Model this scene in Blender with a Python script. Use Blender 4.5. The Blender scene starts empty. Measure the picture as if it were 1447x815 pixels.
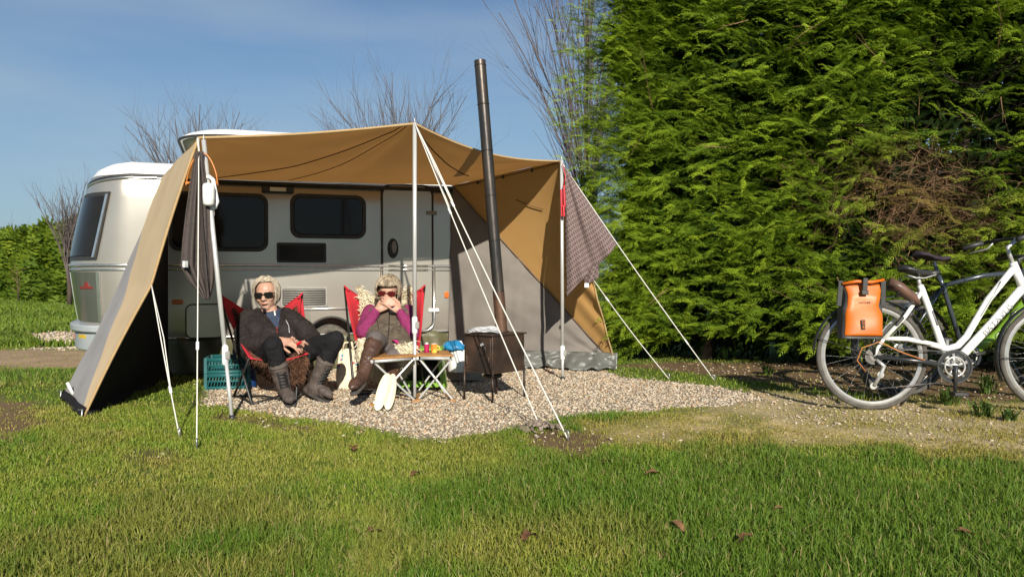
import bpy, bmesh, math, random
import numpy as np
from mathutils import Vector, Matrix, Quaternion, noise
R = math.radians
random.seed(7); rng = np.random.default_rng(7)
S = bpy.context.scene
COL = S.collection

# ------------------------------------------------------------------ camera
F = 1085.0; CX = 723.5; CY = 407.5; HZ = 385.0; CAMH = 0.88
PITCH = math.atan((CY - HZ) / F)
cam_d = bpy.data.cameras.new('camera'); cam = bpy.data.objects.new('camera', cam_d); COL.objects.link(cam)
cam.location = (0, 0, CAMH); cam.rotation_euler = (R(90) - PITCH, 0, 0)
cam_d.sensor_width = 36; cam_d.lens = 36 * F / 1447; cam_d.clip_start = .05; cam_d.clip_end = 3000
S.camera = cam
S.render.resolution_x, S.render.resolution_y = 1024, 576

# ------------------------------------------------------------------ world, sun, exposure
SUN_EL = R(26); SUN_DIR = Vector((0.19, -0.98, 0)).normalized() * math.cos(SUN_EL) + Vector((0, 0, math.sin(SUN_EL)))
W = bpy.data.worlds.new('World'); S.world = W; W.use_nodes = True
nt = W.node_tree; nt.nodes.clear()
sky = nt.nodes.new('ShaderNodeTexSky'); sky.sky_type = 'NISHITA'; sky.sun_disc = False
sky.sun_elevation = SUN_EL; sky.sun_rotation = math.atan2(SUN_DIR.x, SUN_DIR.y)
sky.air_density = 1.0; sky.dust_density = .15; sky.ozone_density = 4.5
bg = nt.nodes.new('ShaderNodeBackground'); bg.inputs[1].default_value = 0.06
out = nt.nodes.new('ShaderNodeOutputWorld')
# thin streaky high cloud
tc = nt.nodes.new('ShaderNodeTexCoord'); mp = nt.nodes.new('ShaderNodeMapping'); mp.inputs['Scale'].default_value = (1.1, 1.1, 5.5)
mp.inputs['Rotation'].default_value = (0, R(12), 0)
nz = nt.nodes.new('ShaderNodeTexNoise'); nz.inputs['Scale'].default_value = 1.6; nz.inputs['Detail'].default_value = 5; nz.inputs['Roughness'].default_value = .5
rp = nt.nodes.new('ShaderNodeMapRange'); rp.inputs['From Min'].default_value = .40; rp.inputs['From Max'].default_value = .72; rp.inputs['To Max'].default_value = .5
mx = nt.nodes.new('ShaderNodeMix'); mx.data_type = 'RGBA'; mx.inputs[7].default_value = (4.7, 5.7, 6.8, 1)
L = nt.links.new
sx_ = nt.nodes.new('ShaderNodeSeparateXYZ'); hz_ = nt.nodes.new('ShaderNodeMapRange'); hz_.inputs['From Min'].default_value = -.02; hz_.inputs['From Max'].default_value = .38; hz_.inputs['To Min'].default_value = .78; hz_.inputs['To Max'].default_value = 0
hm = nt.nodes.new('ShaderNodeMix'); hm.data_type = 'RGBA'; hm.inputs[7].default_value = (2.7, 4.3, 5.5, 1)   # pale gradient mixed into the sky colour to dim the bright horizon
L(tc.outputs['Generated'], sx_.inputs[0]); L(sx_.outputs[2], hz_.inputs[0]); L(hz_.outputs[0], hm.inputs[0]); L(sky.outputs[0], hm.inputs[6])
L(tc.outputs['Generated'], mp.inputs[0]); L(mp.outputs[0], nz.inputs['Vector']); L(nz.outputs['Fac'], rp.inputs[0])
L(rp.outputs[0], mx.inputs[0]); L(hm.outputs[2], mx.inputs[6]); L(mx.outputs[2], bg.inputs[0]); L(bg.outputs[0], out.inputs[0])
sd = bpy.data.lights.new('sun', 'SUN'); sd.energy = 4.6; sd.angle = R(.53); sd.color = (1, .93, .80)
sun = bpy.data.objects.new('sun', sd); COL.objects.link(sun); sun.rotation_euler = SUN_DIR.to_track_quat('Z', 'Y').to_euler(); sun.location = (2, -8, 6)
S.view_settings.view_transform = 'Standard'; S.view_settings.look = 'None'; S.view_settings.exposure = 0.58; S.view_settings.gamma = 1
S.cycles.use_denoising = True
S.cycles.max_bounces = 8; S.cycles.transparent_max_bounces = 8
try: S.cycles.denoiser = 'OPENIMAGEDENOISE'
except Exception: pass

# ------------------------------------------------------------------ helpers: picture -> place
def ray(px, py):
    x = (px - CX) / F; u = -(py - CY) / F
    return Vector((x, math.cos(PITCH) + math.sin(PITCH) * u, -math.sin(PITCH) + math.cos(PITCH) * u))
def P(px, py, d):                     # point at distance d (along Y) seen at that spot
    r = ray(px, py); return Vector((0, 0, CAMH)) + r * (d / r.y)
def G(px, py, z=0.0):                 # ground point
    r = ray(px, py); return Vector((0, 0, CAMH)) + r * ((z - CAMH) / r.z)

# ------------------------------------------------------------------ helpers: objects
BASE = {}
def tag(o, label=None, cat=None, group=None, kind=None):
    if label: o['label'] = label
    if cat: o['category'] = cat
    if group: o['group'] = group
    if kind: o['kind'] = kind
    return o
def thing(name, label, cat, loc=(0, 0, 0), rot=(0, 0, 0), group=None, local=False):
    o = bpy.data.objects.new(name, None); COL.objects.link(o); o.empty_display_size = .1
    o.location = loc; o.rotation_euler = rot
    BASE[o] = Vector((0, 0, 0)) if local else Vector(loc)
    return tag(o, label, cat, group)
def link(name, me, mat, parent=None, base=None, smooth=True):
    if mat is not None:
        for m in (mat if isinstance(mat, (list, tuple)) else [mat]): me.materials.append(m)
    o = bpy.data.objects.new(name, me); COL.objects.link(o)
    if smooth and len(me.polygons): me.polygons.foreach_set('use_smooth', np.ones(len(me.polygons), dtype=bool))
    if parent is not None:
        o.parent = parent; b = BASE[parent]; BASE[o] = b
        if b.length > 0: me.transform(Matrix.Translation(-b))
    elif base is not None:
        me.transform(Matrix.Translation(-Vector(base))); o.location = base; BASE[o] = Vector(base)
    else: BASE[o] = Vector((0, 0, 0))
    return o
class MB:
    def __init__(s): s.v = []; s.f = []; s.mi = []
    def add(s, vs, fs, mi=0):
        n = len(s.v); s.v += [tuple(v) for v in vs]; s.f += [tuple(i + n for i in f) for f in fs]; s.mi += [mi] * len(fs); return s
    def box(s, c, size, rot=None, mi=0, taper=1.0):
        hx, hy, hz = size[0] / 2, size[1] / 2, size[2] / 2
        vs = [Vector((x * hx * (taper if z > 0 else 1), y * hy * (taper if z > 0 else 1), z * hz)) for z in (-1, 1) for y in (-1, 1) for x in (-1, 1)]
        if rot is not None: vs = [rot @ v for v in vs]
        c = Vector(c)
        return s.add([v + c for v in vs], [(0, 2, 3, 1), (4, 5, 7, 6), (0, 1, 5, 4), (2, 6, 7, 3), (0, 4, 6, 2), (1, 3, 7, 5)], mi)
    def bar(s, p, q, w, h, up=(0, 0, 1), mi=0):
        p = Vector(p); q = Vector(q); d = q - p; L_ = d.length; d = d / L_
        up = Vector(up); x = d.cross(up)
        if x.length < 1e-4: x = d.cross(Vector((1, 0, 0)))
        x.normalize(); y = x.cross(d)
        return s.box((p + q) / 2, (w, L_, h), Matrix((x, d, y)).transposed(), mi)
    def tube(s, pts, r, seg=8, caps=True, closed=False, mi=0, squash=None):
        pts = [Vector(p) for p in pts]; n = len(pts)
        rs = list(r) if hasattr(r, '__len__') else [r] * n
        vs = []; fs = []; prev = None
        for i, p in enumerate(pts):
            if closed: t = pts[(i + 1) % n] - pts[i - 1]
            else: t = pts[min(i + 1, n - 1)] - pts[max(i - 1, 0)]
            if t.length < 1e-9: t = Vector((0, 0, 1))
            t.normalize()
            if prev is None:
                a = Vector((0, 0, 1)) if abs(t.z) < .9 else Vector((1, 0, 0))
                x = t.cross(a).normalized()
            else:
                x = prev - t * prev.dot(t)
                if x.length < 1e-6: x = t.orthogonal()
                x.normalize()
            prev = x; y = t.cross(x)
            for k in range(seg):
                a = 2 * math.pi * k / seg
                vs.append(p + (x * math.cos(a) + y * math.sin(a) * (squash or 1)) * rs[i])
        m = n if closed else n - 1
        for i in range(m):
            j = (i + 1) % n
            for k in range(seg):
                k2 = (k + 1) % seg; fs.append((i * seg + k, i * seg + k2, j * seg + k2, j * seg + k))
        if caps and not closed:
            fs.append(tuple(range(seg - 1, -1, -1))); fs.append(tuple((n - 1) * seg + k for k in range(seg)))
        return s.add(vs, fs, mi)
    def cap(s, p, q, r1, r2, seg=12):      # tapered limb with round ends
        p = Vector(p); q = Vector(q); d = (q - p); l = d.length
        d = d / l if l > 1e-6 else Vector((0, 0, 1))
        pts = []; rs = []
        for a in (-80, -55, -28): pts.append(p + d * r1 * math.sin(R(a))); rs.append(r1 * math.cos(R(a)))
        pts += [p, (p + q) / 2, q]; rs += [r1, (r1 + r2) / 2, r2]
        for a in (28, 55, 80): pts.append(q + d * r2 * math.sin(R(a))); rs.append(r2 * math.cos(R(a)))
        return s.tube(pts, rs, seg)
    def ell(s, c, rx, ry, rz, rot=None, nu=16, nv=10, mi=0):
        vs = []; fs = []; c = Vector(c)
        for j in range(1, nv):
            t = math.pi * j / nv
            for i in range(nu):
                a = 2 * math.pi * i / nu
                v = Vector((rx * math.sin(t) * math.cos(a), ry * math.sin(t) * math.sin(a), rz * math.cos(t)))
                vs.append(c + (rot @ v if rot is not None else v))
        t = Vector((0, 0, rz)); vs.append(c + (rot @ t if rot is not None else t)); vs.append(c - (rot @ t if rot is not None else t))
        for j in range(nv - 2):
            for i in range(nu):
                k = (i + 1) % nu; fs.append((j * nu + i, (j + 1) * nu + i, (j + 1) * nu + k, j * nu + k))
        nt_ = (nv - 1) * nu
        for i in range(nu):
            k = (i + 1) % nu; fs.append((nt_, i, k)); fs.append((nt_ + 1, (nv - 2) * nu + k, (nv - 2) * nu + i))
        return s.add(vs, fs, mi)
    def lathe(s, prof, c, axis=(0, 0, 1), seg=20, mi=0, ring=False):
        axis = Vector(axis).normalized(); x = axis.orthogonal().normalized(); y = axis.cross(x); c = Vector(c)
        vs = []; fs = []; n = len(prof)
        for r, h in prof:
            for k in range(seg):
                a = 2 * math.pi * k / seg; vs.append(c + axis * h + (x * math.cos(a) + y * math.sin(a)) * r)
        for i in range(n if ring else n - 1):
            j = (i + 1) % n
            for k in range(seg):
                k2 = (k + 1) % seg; fs.append((i * seg + k, i * seg + k2, j * seg + k2, j * seg + k))
        if not ring: fs.append(tuple(range(seg - 1, -1, -1))); fs.append(tuple((n - 1) * seg + k for k in range(seg)))
        return s.add(vs, fs, mi)
    def torus(s, c, axis, r, rr, seg=40, ss=8):
        axis = Vector(axis).normalized(); x = axis.orthogonal().normalized(); y = axis.cross(x); c = Vector(c)
        return s.tube([c + (x * math.cos(2 * math.pi * k / seg) + y * math.sin(2 * math.pi * k / seg)) * r for k in range(seg)], rr, ss, closed=True)
    def grid(s, fn, nu, nv, mi=0):
        vs = [fn(i / nu, j / nv) for j in range(nv + 1) for i in range(nu + 1)]
        fs = [(j * (nu + 1) + i, j * (nu + 1) + i + 1, (j + 1) * (nu + 1) + i + 1, (j + 1) * (nu + 1) + i) for j in range(nv) for i in range(nu)]
        return s.add(vs, fs, mi)
    def prism(s, poly, d, mi=0):           # poly of Vectors, extruded by vector d
        n = len(poly); d = Vector(d)
        return s.add([Vector(p) for p in poly] + [Vector(p) + d for p in poly],
                     [tuple(range(n)), tuple(range(2 * n - 1, n - 1, -1))] + [(i, n + i, n + (i + 1) % n, (i + 1) % n) for i in range(n)], mi)
    def build(s, name, mat, parent=None, base=None, smooth=True, bevel=0, solid=0, remesh=0, rsm=4, crease=None, sub=0):
        me = bpy.data.meshes.new(name); me.from_pydata(s.v, [], s.f)
        if any(s.mi): me.polygons.foreach_set('material_index', s.mi)
        bm = bmesh.new(); bm.from_mesh(me); bmesh.ops.recalc_face_normals(bm, faces=bm.faces); bm.to_mesh(me); bm.free()
        o = link(name, me, mat, parent, base, smooth)
        if solid:
            m = o.modifiers.new('s', 'SOLIDIFY'); m.thickness = solid; m.offset = 0
        if bevel:
            m = o.modifiers.new('b', 'BEVEL'); m.width = bevel; m.segments = 2; m.limit_method = 'ANGLE'; m.angle_limit = R(35); m.harden_normals = False
        if remesh:
            m = o.modifiers.new('r', 'REMESH'); m.mode = 'VOXEL'; m.voxel_size = remesh; m.use_smooth_shade = True
            m = o.modifiers.new('sm', 'SMOOTH'); m.factor = .5; m.iterations = rsm
        if sub:
            m = o.modifiers.new('u', 'SUBSURF'); m.levels = sub; m.render_levels = sub
        if smooth and not remesh and (bevel or crease):
            try: me.set_sharp_from_angle(angle=R(40))
            except Exception: pass
        return o
def flat(o): 
    o.data.polygons.foreach_set('use_smooth', np.zeros(len(o.data.polygons), dtype=bool)); return o
def sharp(o, a=35):
    o.data.set_sharp_from_angle(angle=R(a)); return o
def npmesh(name, v, quads=None, tris=None, mat=None, col=None, parent=None, base=None, smooth=True):
    me = bpy.data.meshes.new(name); v = np.asarray(v, dtype=np.float32)
    nq = 0 if quads is None else len(quads); ntr = 0 if tris is None else len(tris)
    loops = np.concatenate([a for a in ([np.asarray(quads).ravel()] if nq else []) + ([np.asarray(tris).ravel()] if ntr else [])]).astype(np.int32)
    tot = np.concatenate([np.full(nq, 4), np.full(ntr, 3)]).astype(np.int32); st = np.concatenate([[0], np.cumsum(tot)[:-1]]).astype(np.int32)
    me.vertices.add(len(v)); me.vertices.foreach_set('co', v.ravel())
    me.loops.add(len(loops)); me.loops.foreach_set('vertex_index', loops)
    me.polygons.add(len(tot)); me.polygons.foreach_set('loop_start', st); me.polygons.foreach_set('loop_total', tot)
    me.update(calc_edges=True)
    if col is not None:
        a = me.color_attributes.new('tint', 'FLOAT_COLOR', 'POINT'); c = np.ones((len(v), 4), dtype=np.float32); c[:, :3] = col
        a.data.foreach_set('color', c.ravel())
    return link(name, me, mat, parent, base, smooth)

# ------------------------------------------------------------------ helpers: materials
def mat(name, c1, c2=None, scale=20, rough=.6, metal=0, bump=0, bscale=None, detail=4, trans=0, coat=0, stretch=(1, 1, 1), spec=.5, attr=None, contrast=(.35, .65), sheen=0, tcol=None, rvar=0):
    m = bpy.data.materials.new(name); m.use_nodes = True; t = m.node_tree; N = t.nodes; Lk = t.links.new
    b = N['Principled BSDF']; b.inputs['Roughness'].default_value = rough; b.inputs['Metallic'].default_value = metal
    b.inputs['Specular IOR Level'].default_value = spec; b.inputs['Coat Weight'].default_value = coat
    if sheen: b.inputs['Sheen Weight'].default_value = sheen
    tcn = N.new('ShaderNodeTexCoord'); mpn = N.new('ShaderNodeMapping'); mpn.inputs['Scale'].default_value = stretch
    Lk(tcn.outputs['Object'], mpn.inputs[0])
    n1 = N.new('ShaderNodeTexNoise'); n1.inputs['Scale'].default_value = scale; n1.inputs['Detail'].default_value = detail; Lk(mpn.outputs[0], n1.inputs['Vector'])
    if c2 is None: c2 = tuple(x * .86 for x in c1)
    mr = N.new('ShaderNodeMapRange'); mr.inputs['From Min'].default_value = contrast[0]; mr.inputs['From Max'].default_value = contrast[1]; Lk(n1.outputs['Fac'], mr.inputs[0])
    x = N.new('ShaderNodeMix'); x.data_type = 'RGBA'; x.inputs[6].default_value = (*c1, 1); x.inputs[7].default_value = (*c2, 1); Lk(mr.outputs[0], x.inputs[0])
    colour = x.outputs[2]
    if attr:
        a = N.new('ShaderNodeAttribute'); a.attribute_name = attr
        mu = N.new('ShaderNodeMix'); mu.data_type = 'RGBA'; mu.blend_type = 'MULTIPLY'; mu.inputs[0].default_value = 1
        Lk(colour, mu.inputs[6]); Lk(a.outputs['Color'], mu.inputs[7]); colour = mu.outputs[2]
    Lk(colour, b.inputs['Base Color'])
    if rvar:
        rr = N.new('ShaderNodeMapRange'); rr.inputs['To Min'].default_value = rough - rvar; rr.inputs['To Max'].default_value = rough + rvar; Lk(mr.outputs[0], rr.inputs[0]); Lk(rr.outputs[0], b.inputs['Roughness'])
    if bump:
        n2 = N.new('ShaderNodeTexNoise'); n2.inputs['Scale'].default_value = bscale or scale; n2.inputs['Detail'].default_value = 5; Lk(mpn.outputs[0], n2.inputs['Vector'])
        bp = N.new('ShaderNodeBump'); bp.inputs['Strength'].default_value = min(1, bump); bp.inputs['Distance'].default_value = .01; Lk(n2.outputs['Fac'], bp.inputs['Height']); Lk(bp.outputs[0], b.inputs['Normal'])
    if trans:
        tr = N.new('ShaderNodeBsdfTranslucent'); ms = N.new('ShaderNodeMixShader'); ms.inputs[0].default_value = trans
        if tcol: tr.inputs[0].default_value = (*tcol, 1)
        else: Lk(colour, tr.inputs[0])
        Lk(b.outputs[0], ms.inputs[1]); Lk(tr.outputs[0], ms.inputs[2]); Lk(ms.outputs[0], N['Material Output'].inputs[0])
    return m
M = {}
M['alu'] = mat('brushed_aluminium_pole', (.62, .62, .61), (.54, .54, .53), 60, .35, .35, stretch=(1, 1, .1))
M['silver'] = mat('silver_caravan_paint', (.45, .42, .375), (.41, .38, .335), 2.5, .27, .6, detail=6)
M['silver_door'] = mat('silver_door_paint', (.44, .41, .36), (.40, .37, .325), 2.5, .29, .55, detail=6)
M['white_roof'] = mat('white_roof_paint', (.82, .82, .80), (.76, .76, .73), 5, .35)
M['rubber'] = mat('black_rubber', (.022, .021, .021), (.035, .033, .03), 30, .55)
M['tyre'] = mat('tyre_rubber', (.06, .055, .048), (.14, .125, .10), 18, .85, bump=.3, bscale=90)
M['glass'] = mat('tinted_window_glass', (.012, .011, .010), (.016, .014, .012), 4, .07, spec=.22)
M['chrome'] = mat('bright_trim', (.75, .75, .74), (.65, .65, .65), 30, .22, .9)
M['darkmetal'] = mat('black_tube_frame', (.02, .02, .021), (.035, .033, .03), 30, .4, .3)
M['blackplastic'] = mat('black_plastic', (.022, .022, .023), (.03, .03, .03), 20, .5)
M['greyplastic'] = mat('grey_vent_plastic', (.27, .26, .24), (.23, .22, .2), 20, .5)
M['whiteplastic'] = mat('white_plastic', (.78, .78, .76), (.72, .72, .7), 10, .4)
M['orangelens'] = mat('orange_lens', (.62, .16, .03), (.5, .11, .02), 40, .25)
M['redlens'] = mat('red_lens', (.5, .02, .02), (.4, .02, .02), 40, .25)
M['plate'] = mat('yellow_plate', (.75, .5, .04), (.7, .45, .03), 20, .4)
M['redlogo'] = mat('red_emblem', (.22, .025, .022), (.18, .02, .02), 20, .4)
M['rearpanel'] = mat('dark_grey_panel', (.12, .13, .115), (.10, .11, .10), 5, .22, .35, coat=.3)
M['canvas'] = mat('tan_awning_canvas', (.50, .315, .135), (.455, .28, .115), 2.2, .85, bump=.15, bscale=260, trans=.14, tcol=(.50, .26, .08), detail=7)
M['canvas_right'] = mat('ochre_awning_canvas', (.53, .31, .11), (.48, .275, .09), 2.2, .85, bump=.15, bscale=260, trans=.14, tcol=(.5, .25, .07), detail=7)
M['canvas_roof'] = mat('ochre_roof_canvas', (.50, .28, .10), (.45, .245, .085), 1.5, .85, bump=.12, bscale=240, trans=.32, tcol=(.58, .28, .08), detail=7)
M['canvas_pale'] = mat('pale_canvas', (.60, .46, .29), (.55, .41, .25), 2.5, .85, bump=.12, bscale=240, trans=.1, detail=7)
M['greycanvas'] = mat('grey_awning_canvas', (.195, .175, .158), (.145, .13, .117), 3.5, .85, bump=.12, bscale=240, detail=7)
M['bluegrey'] = mat('pale_grey_canvas', (.30, .285, .285), (.25, .24, .24), 3, .8, bump=.12, bscale=200, detail=7)
M['darkcanvas'] = mat('shade_dark_inner_canvas', (.018, .017, .018), (.014, .013, .014), 4, .95, spec=.1, bump=.1, bscale=200)  # dark grey canvas, colour taken near black for the unlit inner panel
M['mudflap'] = mat('grey_green_pvc', (.13, .135, .122), (.10, .105, .096), 5, .42, bump=.25, bscale=16)
M['skirt'] = mat('olive_tarpaulin', (.10, .095, .045), (.07, .065, .03), 6, .5, bump=.5, bscale=12)
M['rope'] = mat('pale_guy_rope', (.72, .70, .65), (.6, .58, .53), 200, .8)
M['peg'] = mat('galvanised_peg', (.45, .45, .44), (.3, .3, .3), 60, .4, .8)

# ================================================================== GROUND
def poly_px(pts): return np.array([(G(x, y).x, G(x, y).y) for x, y in pts])
def inside(poly, x, y):
    r = np.zeros(x.shape, dtype=bool); n = len(poly)
    for i in range(n):
        x1, y1 = poly[i]; x2, y2 = poly[(i + 1) % n]
        c = ((y1 > y) != (y2 > y)) & (x < (x2 - x1) * (y - y1) / (y2 - y1 + 1e-12) + x1); r ^= c
    return r
def pdist(poly, x, y):                 # signed distance, positive inside
    d = np.full(x.shape, 1e9); n = len(poly)
    for i in range(n):
        a = poly[i]; b = poly[(i + 1) % n]; e = b - a
        t = np.clip(((x - a[0]) * e[0] + (y - a[1]) * e[1]) / (e @ e + 1e-12), 0, 1)
        d = np.minimum(d, np.hypot(x - a[0] - t * e[0], y - a[1] - t * e[1]))
    return np.where(inside(poly, x, y), d, -d)
_gr = np.random.default_rng(3)
_lat = _gr.random((64, 64))
def vnoise(x, y, s):                   # smooth lattice noise 0..1
    x = x * s; y = y * s; xi = np.floor(x).astype(int); yi = np.floor(y).astype(int); fx = x - xi; fy = y - yi
    fx = fx * fx * (3 - 2 * fx); fy = fy * fy * (3 - 2 * fy); q = lambda i, j: _lat[i % 64, j % 64]
    return (q(xi, yi) * (1 - fx) + q(xi + 1, yi) * fx) * (1 - fy) + (q(xi, yi + 1) * (1 - fx) + q(xi + 1, yi + 1) * fx) * fy
def fbm(x, y, s): return .5 * vnoise(x, y, s) + .3 * vnoise(x + 7.3, y + 1.7, s * 2.3) + .2 * vnoise(x + 3.1, y + 9.2, s * 5.1)
def smooth(a, b, v): t = np.clip((v - a) / (b - a), 0, 1); return t * t * (3 - 2 * t)
GRAVEL = poly_px([(288, 572), (330, 580), (400, 588), (480, 598), (560, 615), (620, 622), (700, 614), (770, 602), (800, 593), (870, 588), (960, 578), (1040, 573), (1068, 562), (1040, 552), (985, 543), (880, 533), (860, 524), (740, 511), (560, 508), (420, 520), (300, 541)])
STRAW = poly_px([(840, 600), (960, 582), (1040, 560), (1100, 552), (1200, 566), (1447, 566), (1900, 566), (1900, 720), (1447, 658), (1300, 640), (1150, 622), (1000, 618), (900, 625)])
SOILR = poly_px([(1080, 540), (1150, 552), (1290, 560), (1447, 572), (1900, 572), (1900, 505), (1447, 505), (1050, 512), (900, 512), (880, 520), (960, 528)])
ASH = poly_px([(690, 618), (735, 604), (790, 602), (850, 612), (880, 628), (830, 640), (760, 636)])
STONY = poly_px([(1000, 582), (1060, 553), (1150, 555), (1250, 570), (1447, 578), (1700, 585), (1700, 660), (1447, 640), (1300, 622), (1150, 602)])
SOILL = poly_px([(-300, 548), (0, 556), (45, 572), (62, 600), (40, 625), (0, 640), (-300, 650)])
BARE2 = poly_px([(300, 584), (380, 592), (470, 602), (440, 612), (360, 606), (290, 594)])
BARE3 = poly_px([(150, 632), (215, 626), (270, 634), (250, 656), (190, 660)])
TRACK = np.array([(-40, 7.9), (-9, 7.5), (-3.3, 7.05), (-1.5, 7.3), (-1.5, 8.6), (-3.4, 8.55), (-9, 9.0), (-40, 9.6)])
GRAV2 = np.array([(-7.05, 10.9), (-5.6, 9.0), (-3.6, 8.9), (-2.0, 9.0), (-2.0, 12.5), (-4.5, 12.3), (-6.3, 11.7)])
GRAV3 = np.array([(-5.8, 8.75), (-3.4, 8.55), (-2, 8.6), (-2, 9.3), (-4.2, 9.2), (-5.4, 9.0)])
STASH = {}
def masks(x, y):
    n = fbm(x, y, 2.2) - .5; n2 = fbm(x + 31, y + 11, 5.5) - .5; n3 = fbm(x + 5, y + 50, 14) - .5
    w = .30 * n + .22 * n2 + .12 * n3
    gravel = smooth(-.03, .06, pdist(GRAVEL, x, y) + .45 * w)
    straw = smooth(-.25, .25, pdist(STRAW, x, y) + 1.5 * w)
    soil = np.maximum.reduce([smooth(-.06, .12, pdist(SOILR, x, y) + 1.0 * w), smooth(-.06, .12, pdist(ASH, x, y) + 1.2 * w), smooth(-.08, .15, pdist(SOILL, x, y) + 1.3 * w),
                              .8 * smooth(-.04, .08, pdist(BARE2, x, y) + .7 * w), .55 * smooth(-.06, .12, pdist(BARE3, x, y) + 1.0 * w)])
    stony = smooth(-.12, .14, pdist(STONY, x, y) + 1.1 * w); straw = np.maximum(straw, 0) ; STASH['stony'] = stony
    track = smooth(-.15, .25, pdist(TRACK, x, y) + 1.2 * w)
    grav2 = np.maximum(smooth(-.1, .2, pdist(GRAV2, x, y) + 1.5 * w), smooth(-.05, .1, pdist(GRAV3, x, y) + .7 * w))
    return gravel, straw, soil, track, grav2
def axis_pts(lo, hi, step, far, g=1.22):
    a = list(np.arange(lo, hi + 1e-6, step)); d = step
    l = [lo]; 
    while l[-1] > -far: d *= g; l.append(l[-1] - d)
    d = step; h = [hi]
    while h[-1] < far: d *= g; h.append(h[-1] + d)
    return np.array(l[:0:-1] + a + h[1:])
xs = axis_pts(-5, 5, .06, 900); ys = axis_pts(1.5, 11, .06, 900)
GX, GY = np.meshgrid(xs, ys); gx = GX.ravel(); gy = GY.ravel()
def ground_z(x, y): return (.035 * (fbm(x, y, .9) - .5) + .02 * (fbm(x + 9, y + 4, 3.2) - .5)) * np.exp(-np.maximum(0, np.hypot(x, y) - 9) / 6)
mg, ms_, mso, mt, mg2 = masks(gx, gy); mst = STASH['stony']
gz = ground_z(gx, gy) * (1 - .8 * mg)
rnd = fbm(gx, gy, 3); fine = _gr.random(len(gx))
grass_c = np.array([.10, .15, .022]); soil_c = np.array([.19, .125, .072]); straw_c = np.array([.62, .475, .25]); track_c = np.array([.42, .30, .185]); grv_c = np.array([.36, .30, .225])
c = np.tile(grass_c, (len(gx), 1)) * (.75 + .5 * rnd[:, None])
far = smooth(9, 15, np.hypot(gx, gy))[:, None]
c = c * (1 - far) + far * np.array([.10, .155, .022]) * (.7 + .6 * fbm(gx, gy, .35)[:, None])
for m_, cc in ((mt, track_c), (ms_ * (.35 + .62 * smooth(.36, .56, fbm(gx + 70, gy + 3, 2.8))), straw_c), (mso, soil_c), (mst * .85, np.array([.54, .43, .26])), (mg2, grv_c * 1.05), (mg, grv_c)):
    cc = cc * (.78 + .44 * fbm(gx + 3, gy + 8, 6)[:, None]); c = c * (1 - m_[:, None]) + cc * m_[:, None]
nx_, ny_ = len(xs), len(ys)
ii = (np.arange(ny_ - 1)[:, None] * nx_ + np.arange(nx_ - 1)[None]).ravel()
M['ground'] = mat('ground_soil', (1, 1, 1), (.62, .6, .56), 55, .95, bump=.8, bscale=70, detail=8, attr='tint', spec=.15)
tag(npmesh('ground', np.stack([gx, gy, gz], 1), quads=np.stack([ii, ii + 1, ii + nx_ + 1, ii + nx_], 1), mat=M['ground'], col=c), kind='structure')

# ---- gravel pebbles
def icos():
    t = (1 + 5 ** .5) / 2
    v = np.array([(-1, t, 0), (1, t, 0), (-1, -t, 0), (1, -t, 0), (0, -1, t), (0, 1, t), (0, -1, -t), (0, 1, -t), (t, 0, -1), (t, 0, 1), (-t, 0, -1), (-t, 0, 1)]) / 1.902
    f = np.array([(0, 11, 5), (0, 5, 1), (0, 1, 7), (0, 7, 10), (0, 10, 11), (1, 5, 9), (5, 11, 4), (11, 10, 2), (10, 7, 6), (7, 1, 8), (3, 9, 4), (3, 4, 2), (3, 2, 6), (3, 6, 8), (3, 8, 9), (4, 9, 5), (2, 4, 11), (6, 2, 10), (8, 6, 7), (9, 8, 1)])
    v = np.array([(1, 0, 0), (.5, .87, .1), (-.5, .87, -.1), (-1, 0, .1), (-.5, -.87, 0), (.5, -.87, -.1), (.1, 0, .9), (0, .1, -.8)], float)
    f = np.array([(i, (i + 1) % 6, 6) for i in range(6)] + [((i + 1) % 6, i, 7) for i in range(6)])
    return v, f
def pebbles(name, x, y, smin, smax, matl):
    n = len(x); v, f = icos(); r = np.random.default_rng(11)
    s = smin + (smax - smin) * r.random(n) ** 1.8
    sc = np.stack([s * (.8 + .5 * r.random(n)), s * (.6 + .4 * r.random(n)), s * (.35 + .4 * r.random(n))], 1)
    vv = v[None] * (1 + .28 * (r.random((n, 8, 1)) - .5)) * sc[:, None]
    a = r.random(n) * 6.28; ca, sa = np.cos(a)[:, None], np.sin(a)[:, None]
    X = vv[..., 0] * ca - vv[..., 1] * sa; Y = vv[..., 0] * sa + vv[..., 1] * ca
    tl = (r.random((n, 1)) - .5) * .9; Z = vv[..., 2] + X * tl
    z0 = ground_z(x, y) * .2 + sc[:, 2] * (.3 + .5 * r.random(n))
    V = np.stack([X + x[:, None], Y + y[:, None], Z + z0[:, None]], 2).reshape(-1, 3)
    T = (f[None] + (np.arange(n) * 8)[:, None, None]).reshape(-1, 3)
    g = .42 + .62 * r.random(n) ** .8; hue = r.random(n)
    col = np.stack([g, g * (.86 + .08 * hue), g * (.66 + .22 * hue)], 1)
    dark = r.random(n) < .12; col[dark] *= .5; rust = r.random(n) < .1; col[rust] *= np.array([1, .75, .55])
    return npmesh(name, V, tris=T, mat=matl, col=np.repeat(col, 8, 0), smooth=False)
M['pebble'] = mat('beige_pebble', (.66, .615, .54), (.50, .455, .395), 60, .8, attr='tint', bump=.2, bscale=200)
x = _gr.uniform(-2.6, 4.2, 160000); y = _gr.uniform(3.6, 7.6, 160000)
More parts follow.
